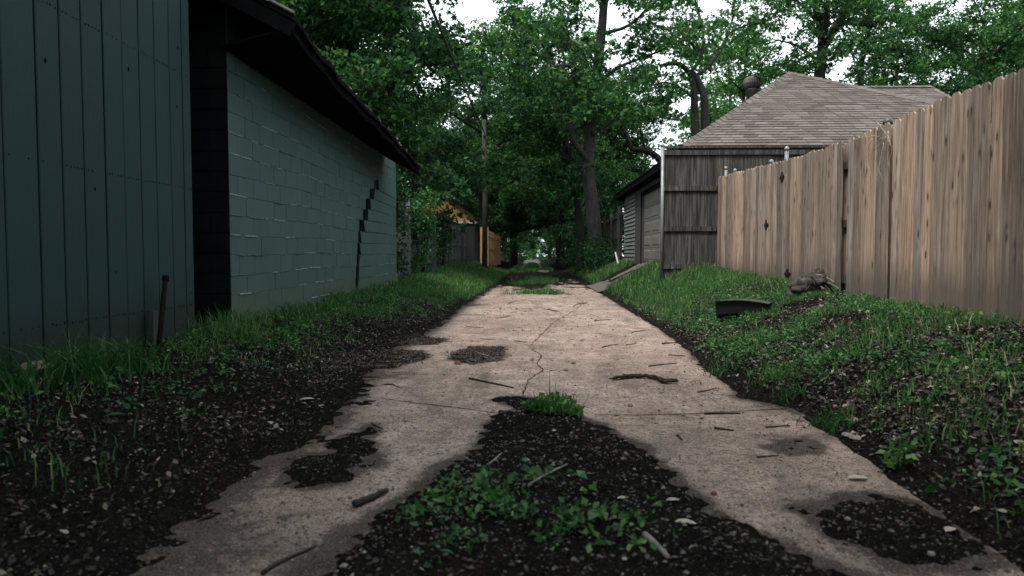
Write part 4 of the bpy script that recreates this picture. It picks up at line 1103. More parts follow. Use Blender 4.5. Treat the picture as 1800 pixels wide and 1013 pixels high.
# -- shrubs and creepers
def shrub(name, label, x, y, h, rx, ry, n, leaf, mat, seed, cat='shrub'):
    b_ = base(x, y); r_ = empty(name, b_, label, cat); t = Tree(seed); rg = t.rg
    for i in range(7):
        a = rg.uniform(0, 6.28); e_ = b_+Vector((math.cos(a)*rx*rg.uniform(.2, .9), math.sin(a)*ry*rg.uniform(.2, .9), h*rg.uniform(.5, 1)))
        S = t.limb([b_+Vector((0, 0, -.1)), b_.lerp(e_, .5)+Vector((rg.uniform(-.1, .1), rg.uniform(-.1, .1), .1*h)), e_], .025, .006, 5, 3)
    for i in range(max(10, int(n/90))):
        a = rg.uniform(0, 6.28); q = math.sqrt(rg.random()); zz = rg.random()**.8
        s_ = 1-.35*zz
        t.clumps.append((b_+Vector((math.cos(a)*rx*q*s_, math.sin(a)*ry*q*s_, .12+h*zz*.95)), .32*rg.uniform(.6, 1.3)))
    t.w.build('stem', M['bark'], r_)
    C = []
    for c, r1 in t.clumps:
        m = int(90*rg.uniform(.6, 1.3)); C.append(t.np.normal(size=(m, 3))*r1*np.array([.55, .55, .45])+np.array(c))
    C = np.concatenate(C); C[:, 2] = np.maximum(C[:, 2], b_.z-.05); L = leaf*(.6+.8*t.np.random(len(C)))
    np_mesh('foliage', leaf_quads(C, L, L*.6, .6, t.np), 4, M[mat], np.clip(t.np.normal(.42, .25, len(C)), 0, 1), r_)
    return r_
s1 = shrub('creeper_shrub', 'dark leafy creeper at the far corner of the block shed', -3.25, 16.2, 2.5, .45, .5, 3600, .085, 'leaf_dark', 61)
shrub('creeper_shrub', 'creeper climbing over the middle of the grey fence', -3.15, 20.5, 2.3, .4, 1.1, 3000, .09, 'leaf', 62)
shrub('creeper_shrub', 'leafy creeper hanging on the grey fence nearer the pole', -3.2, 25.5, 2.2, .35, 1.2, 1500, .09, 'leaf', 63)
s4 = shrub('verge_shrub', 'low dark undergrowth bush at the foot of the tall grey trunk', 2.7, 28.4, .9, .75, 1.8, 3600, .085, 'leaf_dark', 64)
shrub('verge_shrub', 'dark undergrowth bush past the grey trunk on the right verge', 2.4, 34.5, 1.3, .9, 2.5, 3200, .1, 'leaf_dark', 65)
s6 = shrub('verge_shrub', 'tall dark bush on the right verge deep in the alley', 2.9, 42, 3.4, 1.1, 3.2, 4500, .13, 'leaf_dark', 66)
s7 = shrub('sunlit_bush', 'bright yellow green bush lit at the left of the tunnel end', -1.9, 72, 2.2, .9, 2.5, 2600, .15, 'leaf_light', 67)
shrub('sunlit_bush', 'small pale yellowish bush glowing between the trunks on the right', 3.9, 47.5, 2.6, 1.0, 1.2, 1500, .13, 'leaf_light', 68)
fs_ = [(-2.9,55,s6,1.0,'dark bush behind the end of the tan fence'),(-3.0,62,s6,1.15,'dark bush on the left of the tunnel after the tan fence'),(-2.8,80,s6,1.2,'dark bush far along the left verge'),(-2.8,96,s6,1.3,'farthest dark bush on the left verge'),
 (2.9,52,s6,1.1,'second tall dark bush on the right verge'),(2.8,63,s6,1.15,'third tall dark bush on the right verge'),(2.7,78,s6,1.2,'fourth tall dark bush on the right verge'),(2.7,95,s6,1.3,'farthest dark bush on the right verge'),
 (-1.6,108,s7,1.2,'sunlit bush left of the very end of the alley'),(1.8,116,s7,1.3,'sunlit bush right of the very end of the alley'),(.2,126,s7,1.6,'sunlit bush closing the very end of the alley'),
 (2.5,38,s6,.7,'dark bush between the trunks and the dark fence'),(8.5,52,s6,1.7,'green bush low in the pale gap beyond the garage'),(6.6,46,s6,1.4,'green bush between the grey trunk and the bent limb'),(4.6,34,s6,1.0,'dark bush behind the dark fence by the garage end'),(5.0,29.5,s6,1.0,'dark bush right behind the garage'),(-1.5,140,s7,2.6,'pale bush left in the last gap of the alley'),(3.4,142,s6,2.4,'dark bush right in the last gap of the alley')]
for (x, y, src, sc, lab) in fs_: copy_tree(src, base(x, y), random.uniform(0, 6.28), sc, lab, 'bushes along the far alley')

# ------------------------------------------------------------------ grass, ground cover, litter
def blades(X, Y, Hh, wd, rng, bend=.5):
    n = len(X); Z = gz(X, Y)
    a = rng.random(n)*6.283; dx, dy = np.cos(a), np.sin(a); b = rng.random(n)*6.283
    bx, by = np.cos(b)*bend*Hh*rng.random(n), np.sin(b)*bend*Hh*rng.random(n)
    V = np.empty((n, 2, 4, 3))
    def pt(f, s_):
        zz = Z-.01+Hh*f*(1-.25*f*bend); w = wd*s_
        return np.stack([X+bx*f*f+dx*w, Y+by*f*f+dy*w, zz], -1)
    V[:, 0, 0] = pt(0, -.5); V[:, 0, 1] = pt(0, .5); V[:, 0, 2] = pt(.55, .42); V[:, 0, 3] = pt(.55, -.42)
    V[:, 1, 0] = pt(.55, -.42); V[:, 1, 1] = pt(.55, .42); V[:, 1, 2] = pt(1, .04); V[:, 1, 3] = pt(1, -.04)
    return V.reshape(-1, 3)
def scatter(n, x0, x1, y0, y1, dens, rng):
    X = x0+(x1-x0)*rng.random(n); Y = y0+(y1-y0)*rng.random(n)
    k = rng.random(n) < dens(X, Y); return X[k], Y[k]
rg = np.random.default_rng(77)
def dens_left(X, Y):
    dl = edge(LEFT, Y)-X; near = sstep(3.2, 6.5, Y)
    tuft = sstep(.40, .62, fbm(X, Y, 2.2, 3))
    inner = sstep(.95-.75*sstep(7, 13, Y), 1.3-.75*sstep(7, 13, Y), dl)
    return np.clip(inner*(.04+.62*tuft)*(.12+.88*near) + .10*sstep(.15, .5, dl)*tuft, 0, 1)
def dens_right(X, Y):
    dr = X-edge(RIGHT, Y); tuft = sstep(.46, .62, fbm(X, Y, 2.1, 5, 5))
    f = sstep(2.5, 9.5, Y)
    return np.clip(sstep(.0, .3, dr)*(tuft*(.12+.55*f)+.5*sstep(8, 12, Y)), 0, 1)
def mk_grass(name, X, Y, hmin, hmax, wd, rng, clumpf=3.0, bend=.7):
    Hh = (hmin+(hmax-hmin)*rng.random(len(X))**1.6)*(.55+.9*fbm(X, Y, clumpf, 8))
    V = blades(X, Y, Hh, wd*(.7+.6*rng.random(len(X))), rng, bend)
    r_ = np.repeat(np.clip(rng.normal(.42, .22, len(X)), 0, 1), 2)
    o = np_mesh(name, V, 4, M['grass'], r_); tag(o, kind='stuff'); return o
X, Y = scatter(90000, -2.98, -1.0, 2.6, 17, dens_left, rg); o = mk_grass('grass', X, Y, .03, .14, .006, rg); tag(o, 'green grass growing along the foot of the left walls', 'grass')
X, Y = scatter(16000, -2.98, -2.55, 3.4, 15.5, lambda x, y: .5*sstep(.45, .65, fbm(x, y, 1.8, 61)), rg); o = mk_grass('grass', X, Y, .08, .30, .007, rg); tag(o, 'longer grass tight against the block wall', 'grass')
X, Y = scatter(80000, -3.3, -.9, 15, 40, lambda x, y: sstep(.0, .35, edge(LEFT, y)-x), rg); o = mk_grass('grass', X, Y, .05, .2, .012, rg); tag(o, 'green grass verge below the grey fence', 'grass')
X, Y = scatter(150000, 1.2, 3.6, 2.4, 14.2, dens_right, rg); o = mk_grass('grass', X, Y, .035, .15, .006, rg); tag(o, 'patchy grass on the right bank', 'grass')
X, Y = scatter(60000, 1.5, 4.2, 13.5, 40, lambda x, y: sstep(.0, .3, x-edge(RIGHT, y))*(1-((y > 19.0) & (y < 22.2) & (x > 1.7)).astype(float)), rg); o = mk_grass('grass', X, Y, .05, .22, .012, rg); tag(o, 'grass on the right verge before the garage', 'grass')
def isl(X, Y):
    d = np.exp(-((X-.1)/.75)**4)*(np.exp(-((Y-18.3)/.5)**2)*sstep(.42, .58, fbm(X, Y, 2.6, 4))+.6*sstep(22, 24, Y)*(1-sstep(27, 31, Y))*sstep(.42, .56, fbm(X, Y*.6, 1.4, 5)))
    return np.clip(1.4*d*sstep(.3, .55, fbm(X, Y, 1.2, 2)), 0, 1)
X, Y = scatter(60000, -1.2, 1.5, 15.5, 34, isl, rg); o = mk_grass('grass', X, Y, .06, .22, .012, rg); tag(o, 'islands of grass growing through the middle of the alley', 'grass')

X, Y = scatter(60000, -1.25, 1.25, 37, 75, lambda x, y: np.clip((np.exp(-(x/.32)**2)+sstep(.7, 1.1, np.abs(x)))*sstep(.38, .55, fbm(x, y*.4, .9, 91)), 0, 1), rg); Hq = .07+.14*rg.random(len(X)); Vq = blades(X, Y, Hq, .022, rg, .7); Vq[:, 2] += .05
o = np_mesh('grass', Vq, 4, M['grass'], np.clip(rg.normal(.4, .2, len(X)), .06, .9)); tag(o, 'weedy grass breaking up the far dirt track', 'grass', kind='stuff')
# broad leaved ground cover
def cover(name, label, n, x0, x1, y0, y1, dens, leaf, rng, h=.09, mat='weed'):
    X, Y = scatter(n, x0, x1, y0, y1, dens, rng)
    k = 7; Xr = np.repeat(X, k)+rng.normal(0, .028, len(X)*k); Yr = np.repeat(Y, k)+rng.normal(0, .028, len(X)*k)
    Z = gz(Xr, Yr)+.01+h*rng.random(len(Xr))**1.3*np.repeat(.4+.8*rng.random(len(X)), k)
    C = np.stack([Xr, Yr, Z], -1); L = leaf*(.45+.6*rng.random(len(C)))*np.repeat(.55+1.1*rng.random(len(X))**1.5, k)
    o = np_mesh(name, leaf_quads(C, L, L*(.4+.35*np.repeat(rng.random(len(X)), k)), 1.3, rng), 4, M[mat], np.clip(rng.normal(.0, .14, len(C))+np.repeat(.15+.6*rng.random(len(X)), k), 0, 1)); tag(o, label, 'ground cover', kind='stuff'); return o
cover('ground_cover', 'broad leaved weeds among the grass of the left verge', 6000, -2.95, -1.0, 3.0, 16, lambda x, y: np.clip(sstep(.5, 1.0, edge(LEFT, y)-x)*sstep(.40, .56, fbm(x, y, 1.9, 12, 5))*(.35+.65*sstep(4, 8, y)) + .6*sstep(.1, .3, edge(LEFT, y)-x)*sstep(6.5, 8, y)*sstep(.5, .6, fbm(x, y, 2.0, 14)), 0, 1), .034, rg)
cover('ground_cover', 'low broad leaved weeds over the right bank', 9500, 1.3, 3.6, 2.4, 14, lambda x, y: np.clip(sstep(.03, .25, x-edge(RIGHT, y))*sstep(.42, .58, fbm(x, y, 2.0, 15, 5))*(.4+.6*sstep(3, 6, y)), 0, 1), .032, rg, .07)
MND = PATCH[0][0]
def fgd(x, y):
    c = GP(905, 925); d = np.hypot((x-c.x)/.56, (y-c.y)/.46); return np.clip((1-sstep(.35, 1.15, d))*(.06+sstep(.46, .60, fbm(x, y, 5.5, 21))), 0, 1)
cover('ground_cover', 'low leafy weeds spreading over the dark soil in the foreground', 1350, -.95, .95, 1.9, 3.5, fgd, .036, rg, .11)

# leaf litter
def litter(name, label, n, x0, x1, y0, y1, dens, s0, s1, mat, rng, lift=.006, pale=1.0, upb=2.2):
    X, Y = scatter(n, x0, x1, y0, y1, dens, rng)
    Zg = np.maximum(gz(X, Y), np.where((np.abs(X) < 1.7), 0.0, -1))
    C = np.stack([X, Y, Zg+lift*(.3+rng.random(len(X)))], -1); L = s0+(s1-s0)*rng.random(len(X))**1.5
    r_ = rng.random(len(X))**pale
    o = np_mesh(name, leaf_quads(C, L, L*(.35+.3*rng.random(len(X))), upb, rng), 4, M[mat], r_); tag(o, label, 'leaf litter', kind='stuff'); return o
litter('leaf_litter', 'dry leaf litter strewn over the left verge soil', 42000, -3.0, -.6, 1.9, 14, lambda x, y: np.clip(sstep(-.02, .3, edge(LEFT, y)-x)*(.35+.65*sstep(.4, .6, fbm(x, y, 1.3, 30))), 0, 1), .010, .045, 'litter', rg, .014, 1.2)
litter('leaf_litter', 'dry leaf litter strewn over the right bank', 90000, 1.0, 3.7, 1.8, 14, lambda x, y: np.clip(sstep(-.02, .25, x-edge(RIGHT, y))*(.3+.7*sstep(.38, .6, fbm(x, y, 1.2, 33))), 0, 1), .012, .055, 'litter', rg, .014, 1.4)
def near_patch(x, y):
    m = np.zeros(x.shape)
    for P, _, _ in PATCH: m = np.maximum(m, np.exp(-np.maximum(-sdf(P, x, y), 0)/.035))
    return m
litter('leaf_debris', 'fine dark leaf and bark crumbs on the pavement', 60000, -1.7, 2.1, 1.8, 24, lambda x, y: np.clip(.13+.4*sstep(.55, .7, fbm(x, y*.7, 1.1, 36))+.8*near_patch(x, y)+.7*np.exp(-np.minimum(np.abs(x-edge(LEFT, y)), np.abs(x-edge(RIGHT, y)))/.10), 0, 1), .006, .028, 'debris', rg, .005, 1.0, 3)
litter('leaf_litter', 'scraps of dry leaf and bark on the soil mound', 5000, -1.3, 1.5, 1.7, 4.7, lambda x, y: .1*sstep(0, .05, sdf(MND, x, y))+.9*sstep(0, .05, sdf(MND, x, y))*sstep(.5, .65, fbm(x, y, 2.4, 71)), .006, .03, 'litter', rg, .012, 1.2, 2)
litter('leaf_debris', 'drifts of dark leaf crumbs at the left of the pavement', 42000, -1.9, .1, 4.4, 9.5, lambda x, y: np.clip(sum(sstep(-.10, .05, sdf(PATCH[i][0], x, y)+.16*(fbm(x, y, 7, 81)-.5)) for i in (4, 5, 6)), 0, 1), .008, .034, 'debris', rg, .012, 1.0, 2)
litter('leaf_debris', 'dark twiggy crumbs along the far pavement', 5000, -1.7, 1.7, 8, 30, lambda x, y: np.clip(.08+.7*sstep(.5, .66, fbm(x, y*.35, 1.3, 39)), 0, 1), .015, .07, 'debris', rg, .006, 1.0, 3.5)
# pebbles on the dark soil
def pebbles(name, label, n, x0, x1, y0, y1, dens, s0, s1, rng):
    X, Y = scatter(n, x0, x1, y0, y1, dens, rng); Z = np.maximum(gz(X, Y), np.where(np.abs(X) < 1.7, 0, -1))
    m = len(X); s_ = (s0+(s1-s0)*rng.random(m)**3)
    tv = np.array([[1, 0, 0], [0, 1, 0], [-1, 0, 0], [0, -1, 0], [0, 0, .75], [0, 0, -.5]]); tf = np.array([[0, 1, 4], [1, 2, 4], [2, 3, 4], [3, 0, 4]])
    P = tv[None]*(s_[:, None, None]*(.7+.6*rng.random((m, 6, 1)))); a = rng.random(m)*6.28
    ca, sa = np.cos(a)[:, None], np.sin(a)[:, None]
    PX = P[..., 0]*ca-P[..., 1]*sa+X[:, None]; PY = P[..., 0]*sa+P[..., 1]*ca+Y[:, None]; PZ = P[..., 2]+Z[:, None]+s_[:, None]*.15
    W = np.stack([PX, PY, PZ], -1)[:, tf].reshape(-1, 3)
    o = np_mesh(name, W, 3, M['pebble'], np.repeat(rng.random(m)**1.3, 4)); tag(o, label, 'gravel', kind='stuff'); return o
def dmound(x, y):
    d = sdf(MND, x, y); return np.clip(sstep(.0, .06, d)*(.2+.8*sstep(.4, .6, fbm(x, y, 3, 41))), 0, 1)
pebbles('gravel', 'small pale pebbles bedded in the dark soil mound', 4000, -1.2, 1.4, 1.7, 4.7, dmound, .0035, .014, rg)
pebbles('gravel', 'pebbles in the dark patches on the pavement', 5000, -1.6, 2.0, 1.8, 6, lambda x, y: np.clip(sum(sstep(.0, .03, sdf(P, x, y)) for P, _, _ in PATCH[2:8]), 0, 1), .003, .011, rg)
pebbles('gravel', 'grit and crumbs over the dirty near end of the pavement', 5200, -1.9, 2.0, 1.8, 3.6, lambda x, y: .15+np.exp(-((x+.95)**2/.5+(y-2.2)**2/.9))+np.exp(-((x-1.25)**2/.2+(y-2.6)**2/.5)), .002, .008, rg)
pebbles('gravel', 'loose grit on the left verge soil', 3500, -2.6, -.6, 2.0, 7, lambda x, y: sstep(.0, .2, edge(LEFT, y)-x)*.7, .003, .011, rg)

# ------------------------------------------------------------------ loose things
def stick(label, a, b_, r, mat='twig', bend=.03, lift=None, group=None, name='stick'):
    A = GP(*a); B = GP(*b_); A.z = max(gz1(A.x, A.y), 0 if abs(A.x) < 1.6 else -9)+r*.8; B.z = max(gz1(B.x, B.y), 0 if abs(B.x) < 1.6 else -9)+r*.6
    mb = MB(); L = (B-A).length; P = []
    for k in range(9):
        t_ = k/8; p = A.lerp(B, t_); s_ = Vector((-(B-A).y, (B-A).x, 0)).normalized()
        P.append(p+s_*(math.sin(t_*3.1+r*900)*bend*L)+Vector((0, 0, random.uniform(0, .25)*r)))
    mb.tube(P, [r*(1-.45*k/8)*random.uniform(.85, 1.1) for k in range(9)], 7, rough=.1)
    o = mb.build(name, M[mat], loc=A); tag(o, label, 'stick', group); return o
stick('short thick dark stick lying on the pavement left of the soil mound', (624, 893), (680, 866), .017)
stick('long thin straight stick on the pavement above the mound', (825, 667), (903, 683), .009, bend=.005)
stick('pale thin stick leaning on the mound behind the foreground weeds', (928, 875), (997, 838), .007, 'palewood')
stick('dark forked twig lying along the foreground weeds', (905, 868), (985, 858), .007)
stick('pale grey stick at the bottom of the mound', (1135, 968), (1172, 1008), .013, 'palewood')
stick('curved twig at the lower left edge of the mound', (470, 1013), (548, 962), .008, bend=.09)
stick('pale twig on the small dark patch beyond the mound', (838, 622), (872, 632), .008, 'palewood')
stick('thin pale twig across the mound centre', (858, 832), (884, 812), .005, 'palewood')
mb = MB()                                                        # ragged bark strip
A = [GP(p, q) for p, q in ((1068, 672), (1095, 667), (1125, 665), (1150, 668), (1172, 675), (1195, 674))]
Q = smooth_path(A, 5)
for s_ in range(5):
    P = [q+Vector((random.uniform(-.02, .02), random.uniform(-.035, .035), .012+random.uniform(0, .02))) for q in Q[random.randint(0, 4):len(Q)-random.randint(0, 5)]]
    mb.tube(P, [random.uniform(.006, .014)*(.4 if i in (0, len(P)-1) else 1) for i in range(len(P))], 6, rough=.2)
o = mb.build('bark_strip', M['twig'], loc=A[2]); tag(o, 'ragged dark strip of bark curling across the middle of the pavement', 'bark')
TW = [((612,654),(628,656)),((640,664),(668,664)),((690,676),(700,682)),((1165,605),(1190,603)),((1100,607),(1120,605)),((1060,612),(1085,606)),((890,534),(912,529)),((960,545),(985,548)),((1010,540),(1030,532)),((1015,533),(1035,536)),((845,596),(870,598)),((770,600),(795,602)),((820,575),(850,577)),((1240,730),(1300,727)),((1190,768),(1200,775)),((1255,755),(1290,758)),((1225,690),(1262,684)),((1330,805),(1370,803)),((1175,625),(1205,627)),((1140,645),(1190,640)),((720,625),(745,640)),((655,745),(670,755)),((590,690),(612,694)),((640,709),(660,706)),((1400,740),(1425,743)),((1345,752),(1390,750)),((1500,790),(1525,793)),((870,560),(900,556)),((1045,565),(1075,562)),((1110,585),(1150,580)),((905,600),(925,603)),((985,525),(1005,518))]
for a, b_ in TW: stick('small dark twig scattered on the pale concrete', a, b_, random.uniform(.004, .009), bend=.05, group='twigs scattered on the pavement', name='twig')
def lump(label, px_, py_, s_, mat, cat='stone', name='stone', flat=.7, group=None, z=None):
    c = GP(px_, py_, 0 if z is None else z); zz = max(gz1(c.x, c.y), 0 if abs(c.x) < 1.6 else -9); mb = MB()
    mb.rock((c.x, c.y, zz+s_*flat*.5), s_, s_*random.uniform(.7, 1), s_*flat, seed=px_*.13, n=3)
    o = mb.build(name, M[mat], loc=(c.x, c.y, zz)); tag(o, label, cat, group); return o
lump('dark red brick lump standing on the pavement near the left verge', 804, 641, .035, 'brick')
for p_, q_ in ((936,634),(938,614),(1008,640),(1010,608),(1023,600),(1108,715),(1167,813),(1255,870),(560,958),(1148,737),(995,652)):
    lump('small dark clod on the pale pavement', p_, q_, random.uniform(.012, .024), 'brick' if p_ in (1008, 1255) else 'stone', 'clod', 'clod', .8, 'clods on the pavement')
lump('pale flat pebble at the edge of the foreground weeds', 1062, 929, .016, 'palewood', flat=.5)
lump('pale pebble on the dark patch at lower right', 1490, 922, .013, 'palewood', flat=.5)
lump('pale pebble lowest on the right dark patch', 1637, 982, .013, 'palewood', flat=.6)
lump('dull brown stone slab half buried by the teal shed', 58, 742, .13, 'stone', flat=.3)
for p_, q_, zz, lab in ((1492, 737, .1, 'pale pinkish stone in the grass edge of the right bank'), (1505, 742, .1, 'second pale stone beside the pinkish one on the right bank'), (1500, 668, .28, 'pale stone higher on the right bank')):
    lump(lab, p_, q_, .038, 'stone', flat=.3, z=zz)
def dleaf(label, px_, py_, L, ang, z=None, mat='paleleaf'):
    c = GP(px_, py_, 0 if z is None else z); zz = max(gz1(c.x, c.y), 0 if abs(c.x) < 1.6 else -9)+.006; mb = MB(); ca, sa = math.cos(ang), math.sin(ang); vs = []
    for u, w in ((-.5, 0), (-.3, .2), (0, .27), (.3, .17), (.5, 0), (.3, -.17), (0, -.27), (-.3, -.2)):
        vs.append((c.x+(u*ca-w*sa)*L, c.y+(u*sa+w*ca)*L, zz+.10*L*abs(w)*4+.12*L*u*u))
    vs.append((c.x, c.y, zz)); mb.add(vs, [(8, i, (i+1) % 8) for i in range(8)], smooth=True)
    o = mb.build('dry_leaf', M[mat], loc=(c.x, c.y, zz)); tag(o, label, 'leaf'); return o
dleaf('pale curled leaf on the right side of the pavement', 1508, 844, .10, .1)
dleaf('pale square leaf fragment on the lower right slab edge', 1670, 940, .065, .6)
dleaf('pale cream leaf on the left verge beside the pavement', 540, 716, .10, .4)
dleaf('pale ragged leaf on the mound right of the weeds', 1205, 943, .08, -.3)
dleaf('small bright leaf on the mound', 1183, 898, .06, .2)
dleaf('pale leaf on the mound above the weeds', 1095, 896, .05, .3)
dleaf('thin pale leaf on the soil left of the pavement', 565, 722, .05, 1.1)
dleaf('green round leaf low on the left verge', 203, 763, .09, .4, .1, 'weed')

# weed clump at the head of the mound
c = GP(972, 735); wd = empty('weed_clump', (c.x, c.y, gz1(c.x, c.y)), 'bright green weed clump with upright stems at the head of the soil mound', 'weed')
rr = np.random.default_rng(9); n = 420
a = rr.random(n)*6.28; q = np.sqrt(rr.random(n)); Xc = c.x+np.cos(a)*q*.19; Yc = c.y+.02+np.sin(a)*q*.13; Zc = gz(Xc, Yc)+.02+.13*rr.random(n)*(1-q*.7)
np_mesh('foliage', leaf_quads(np.stack([Xc, Yc, Zc], -1), .032+.03*rr.random(n), .016+.012*rr.random(n), .9, rr), 4, M['weed'], np.clip(rr.normal(.55, .22, n), 0, 1), wd)
n = 120; Xb = c.x+np.clip(rr.normal(0, .06, n), -.1, .1); Yb = c.y+np.clip(rr.normal(0, .05, n), -.08, .08); Vb = blades(Xb, Yb, .08+.13*rr.random(n), .006, rr, .9)
np_mesh('grass_blades', Vb, 4, M['grass'], None, wd)
for dx, h_ in ((-.02, .27), (.01, .20), (.05, .17), (.11, .15), (.17, .13), (-.1, .13)):
    mb = MB(); z_ = gz1(c.x+dx, c.y); mb.tube([(c.x+dx, c.y, z_), (c.x+dx*1.1, c.y, z_+h_*.6), (c.x+dx*1.25+.005, c.y, z_+h_)], [.004, .003, .0015], 5); mb.build('stem', M['weed'], wd)
# dark tufts by the teal shed
def tuft(label, x, y, h, n, seed, spread=.16, w=.011):
    rr = np.random.default_rng(seed); b_ = base(x, y); r_ = empty('grass_tuft', b_, label, 'grass tuft')
    X = x+rr.normal(0, spread*.45, n); Y = y+rr.normal(0, spread*.45, n)
    np_mesh('blades', blades(X, Y, h*(.45+.6*rr.random(n)), w, rr, 1.3), 4, M['grass'], np.clip(rr.normal(.27, .16, n), .07, .9), r_)
q = GP(130, 690, .2); tuft('dark bladed tuft of long grass before the teal shed planks', q.x, q.y, .42, 130, 3, .3)
q = GP(240, 655, .24); tuft('second dark grass tuft by the shed, nearer the rusty stake', q.x, q.y, .34, 90, 4, .22)
q = GP(30, 715, .2); tuft('grass tuft at the left edge of the view by the shed', q.x, q.y, .36, 80, 5, .25)
q = GP(505, 560, .28); tuft('taller grass tuft against the block wall below its courses', q.x, q.y, .34, 60, 6, .2, .008)
q = GP(1455, 690, .2); tuft('upright grass tuft on the right bank by the slab corner', q.x, q.y, .2, 90, 7, .2, .007)
q = GP(1390, 690, .08); tuft('small grass tuft at the slab joint corner on the right', q.x, q.y, .17, 50, 8, .1, .006)
q = GP(1270, 640, .1); tuft('grass tuft low on the right bank edge', q.x, q.y, .18, 70, 9, .18, .006)
# broad leafed sapling by the right bank
q = GP(1580, 745, .22)
sp_ = empty('seedling', base(q.x, q.y), 'bright broad leaved seedling on the right bank', 'plant'); rr = np.random.default_rng(12); n = 34
Xc = q.x+rr.normal(0, .045, n); Yc = q.y+rr.normal(0, .045, n)
np_mesh('foliage', leaf_quads(np.stack([Xc, Yc, gz(Xc, Yc)+.02+.09*rr.random(n)], -1), .04+.02*rr.random(n), .03+.015*rr.random(n), 1.5, rr), 4, M['weed'], np.clip(rr.normal(.6, .2, n), 0, 1), sp_)
mb = MB(); mb.tube([base(q.x, q.y), base(q.x, q.y)+Vector((.01, 0, .15))], .003, 5); mb.build('stem', M['weed'], sp_)

# rusty stake by the teal shed
q = XP(280, 598, WX+.16); qt = XP(291, 490, WX+.10)
stake = empty('metal_stake', (q.x, q.y, q.z-.05), 'rusty leaning metal stake in front of the teal shed planks', 'stake')
mb = MB(); mb.tube([(q.x, q.y, .1), tuple(q), tuple(qt)], .019, 12); mb.build('pipe', M['rust'], stake)
mb = MB(); dd = (Vector(qt)-Vector(q)).normalized(); mb.tube([Vector(qt)-dd*.015, Vector(qt)+dd*.02], .026, 12); mb.build('cap', M['rust'], stake)
q = XP(272, 600, WX+.06); mb = MB(); mb.box(q.x-.02, q.x+.01, q.y-.035, q.y+.035, .15, q.z+.24); o = mb.build('wood_offcut', M['darkwood'], loc=(q.x, q.y, .2)); tag(o, 'short dark wood offcut propped behind the rusty stake', 'board')

# black plastic trough on the bank
a = XP(1262, 556, 2.12); b_ = XP(1354, 545, 2.62); a.z = max(.31, gz1(a.x, a.y)+.07); b_.z = a.z+.04
tr = empty('plastic_trough', (a+b_)/2, 'broken black plastic trough lying on the grass of the right bank', 'trough')
ax = (b_-a); L = ax.length; ux = ax.normalized(); vy = Vector((-ux.y, ux.x, 0)).normalized(); zz = Vector((0, 0, 1))
mb = MB(); prof = [(-.13, .17), (-.135, .185), (-.115, .185), (-.10, .16), (-.085, .03), (-.06, .0), (.06, .0), (.085, .03), (.10, .17), (.115, .19), (.135, .19), (.13, .175)]
NSG = 24; vs = []
for i in range(NSG+1):
    u = i/NSG; p = a+ax*u; rib = .010 if i % 6 in (0, 1) else 0; warp = .03*math.sin(u*3)-.03*u
    for (y_, z1_) in prof:
        vs.append(p+vy*(y_*(1+rib*3))+zz*(z1_*(1-.12*u)+warp-.02))
    for (y_, z1_) in [(p_[0]*.9, p_[1]+.012 if abs(p_[0]) < .09 else p_[1]-.004) for p_ in prof][::-1]:
        vs.append(p+vy*(y_*(1+rib*3))+zz*(z1_*(1-.12*u)+warp-.02))
m_ = len(prof)*2
mb.add(vs, [(i*m_+k, i*m_+(k+1) % m_, (i+1)*m_+(k+1) % m_, (i+1)*m_+k) for i in range(NSG) for k in range(m_)]+[tuple(range(m_))[::-1], tuple(NSG*m_+k for k in range(m_))])
mb.build('body', M['blackplastic'], tr)
mb = MB(); P = [a+vy*y_+zz*z1_-zz*.03+ux*.01 for y_, z1_ in ((-.12, .18), (-.09, .0), (.09, .0), (.12, .18))]
mb.add(P+[p+ux*.012 for p in P], [(0, 1, 2, 3), (7, 6, 5, 4), (0, 4, 5, 1), (1, 5, 6, 2), (2, 6, 7, 3), (3, 7, 4, 0)]); mb.build('end_wall', M['blackplastic'], tr)

# gnarled stump by the fence
c = XP(1425, 506, 3.28); st = empty('tree_stump', base(c.x, c.y), 'grey gnarled driftwood stump with roots lying at the foot of the cedar fence', 'stump')
mb = MB(); z0_ = gz1(c.x, c.y)
rgs = random.Random(4)
for q_ in range(5):
    ph = q_*1.26; P = []
    for i in range(15):
        u = i/14; an_ = ph+u*2.6; rr_ = .055+.02*math.sin(u*5+q_)
        cx_ = c.x-.28+.44*u; cz_ = z0_+.03+.17*u
        P.append((cx_+.012*math.sin(u*9+q_), c.y-.07+.1*u+math.cos(an_)*rr_, cz_+math.sin(an_)*rr_))
    mb.tube(P, [.022+.05*math.sin(min(1, (i+1)/8)*1.5)*(1-.35*(i/14)**3)*(.7+.1*q_) for i in range(15)], 9, rough=.22)
mb.build('log', M['bark_stump'], st)
for k in range(18):
    an = rgs.uniform(-.6, 2.4); L = rgs.uniform(.18, .36); p = Vector((c.x+rgs.uniform(-.1, .14), c.y+rgs.uniform(-.05, .05), z0_+rgs.uniform(.1, .22)))
    e_ = p+Vector((math.cos(an)*L, -math.sin(an)*L*.4, -rgs.uniform(.05, .2))); mb = MB()
    mb.tube(smooth_path([p, p.lerp(e_, .5)+Vector((0, 0, .05)), e_], 4), [.022*(1-.08*i) for i in range(9)], 7, rough=.15); mb.build('root', M['palewood' if k % 2 == 0 else 'bark_grey'], st)
# leaning white stick by the garage
q = YP(1094, 464, 22.8); o_b = base(2.75, 22.6)
mb = MB(); mb.beam((o_b.x+.15, 23.9, gz1(2.9, 23.9)), (o_b.x+.05, 24.0, gz1(2.9, 23.9)+.45), .05, .02); o = mb.build('white_stake', M['white'], loc=(2.9, 23.9, gz1(2.9, 23.9))); tag(o, 'short white stake leaning by the garage siding', 'stake')

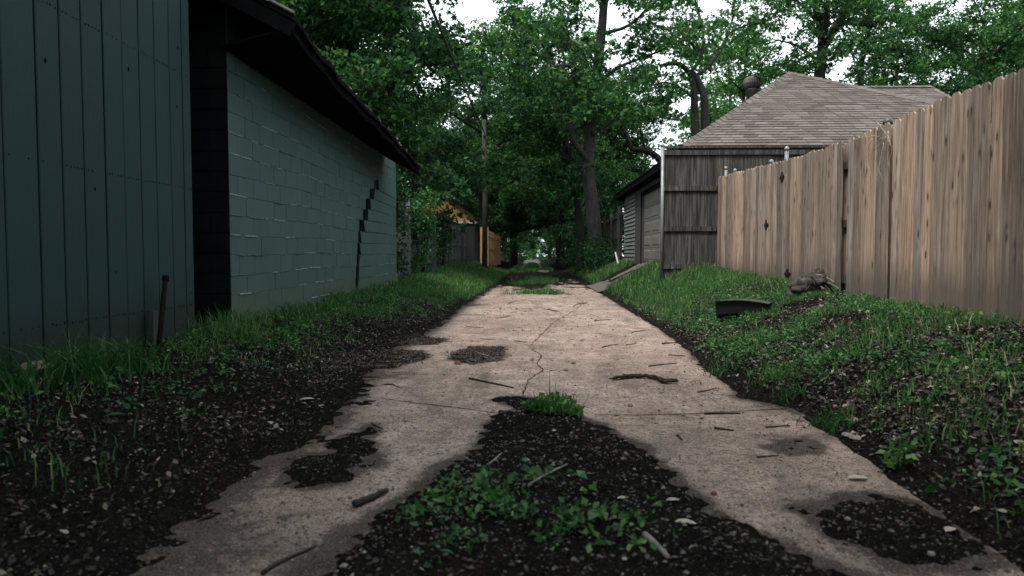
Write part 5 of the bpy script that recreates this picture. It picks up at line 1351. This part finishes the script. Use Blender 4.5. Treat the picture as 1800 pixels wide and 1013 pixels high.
# ------------------------------------------------------------------ world, sun, camera
W = bpy.data.worlds.new('World'); scene.world = W; W.use_nodes = True
nt = W.node_tree; nt.nodes.clear()
out = nt.nodes.new('ShaderNodeOutputWorld'); bg = nt.nodes.new('ShaderNodeBackground'); sky = nt.nodes.new('ShaderNodeTexSky')
sky.sky_type = 'NISHITA'; sky.sun_disc = False
SUN_EL, SUN_AZ = R(58), R(215)        # azimuth clockwise from +Y: behind and to the left of the viewer
sky.sun_elevation = SUN_EL; sky.sun_rotation = SUN_AZ; sky.dust_density = 6.0; sky.air_density = 1.0; sky.ozone_density = 1.0
hsv = nt.nodes.new('ShaderNodeHueSaturation'); hsv.inputs['Saturation'].default_value = .12; hsv.inputs['Value'].default_value = 1.0
nt.links.new(sky.outputs[0], hsv.inputs['Color'])
ov = nt.nodes.new('ShaderNodeMix'); ov.data_type = 'RGBA'; ov.inputs[0].default_value = .8      # even overcast cloud over the clear sky
ov.inputs[7].default_value = (3.75, 4.25, 4.4, 1); nt.links.new(hsv.outputs[0], ov.inputs[6]); nt.links.new(ov.outputs[2], bg.inputs['Color'])
bg.inputs['Strength'].default_value = .15; nt.links.new(bg.outputs[0], out.inputs[0])
sl_ = bpy.data.lights.new('sun', 'SUN'); sl_.energy = 1.5; sl_.angle = R(14); sl_.color = (1, .92, .82)
so = bpy.data.objects.new('sun', sl_); COL.objects.link(so)
dirv = Vector((math.sin(SUN_AZ)*math.cos(SUN_EL), math.cos(SUN_AZ)*math.cos(SUN_EL), math.sin(SUN_EL)))
so.rotation_euler = dirv.to_track_quat('Z', 'Y').to_euler(); so.location = (0, 0, 30)

cd = bpy.data.cameras.new('camera'); cam = bpy.data.objects.new('camera', cd); COL.objects.link(cam)
cam.location = EYE; cam.rotation_euler = (math.pi/2-THE, 0, PSI)
cd.sensor_width = 36; cd.lens = 25; cd.clip_end = 1000; cd.clip_start = .05
cd.dof.use_dof = True; cd.dof.focus_distance = 9; cd.dof.aperture_fstop = 2.8
scene.camera = cam
vs_ = scene.view_settings; vs_.view_transform = 'Standard'; vs_.look = 'None'; vs_.exposure = 1.7; vs_.gamma = 1.0
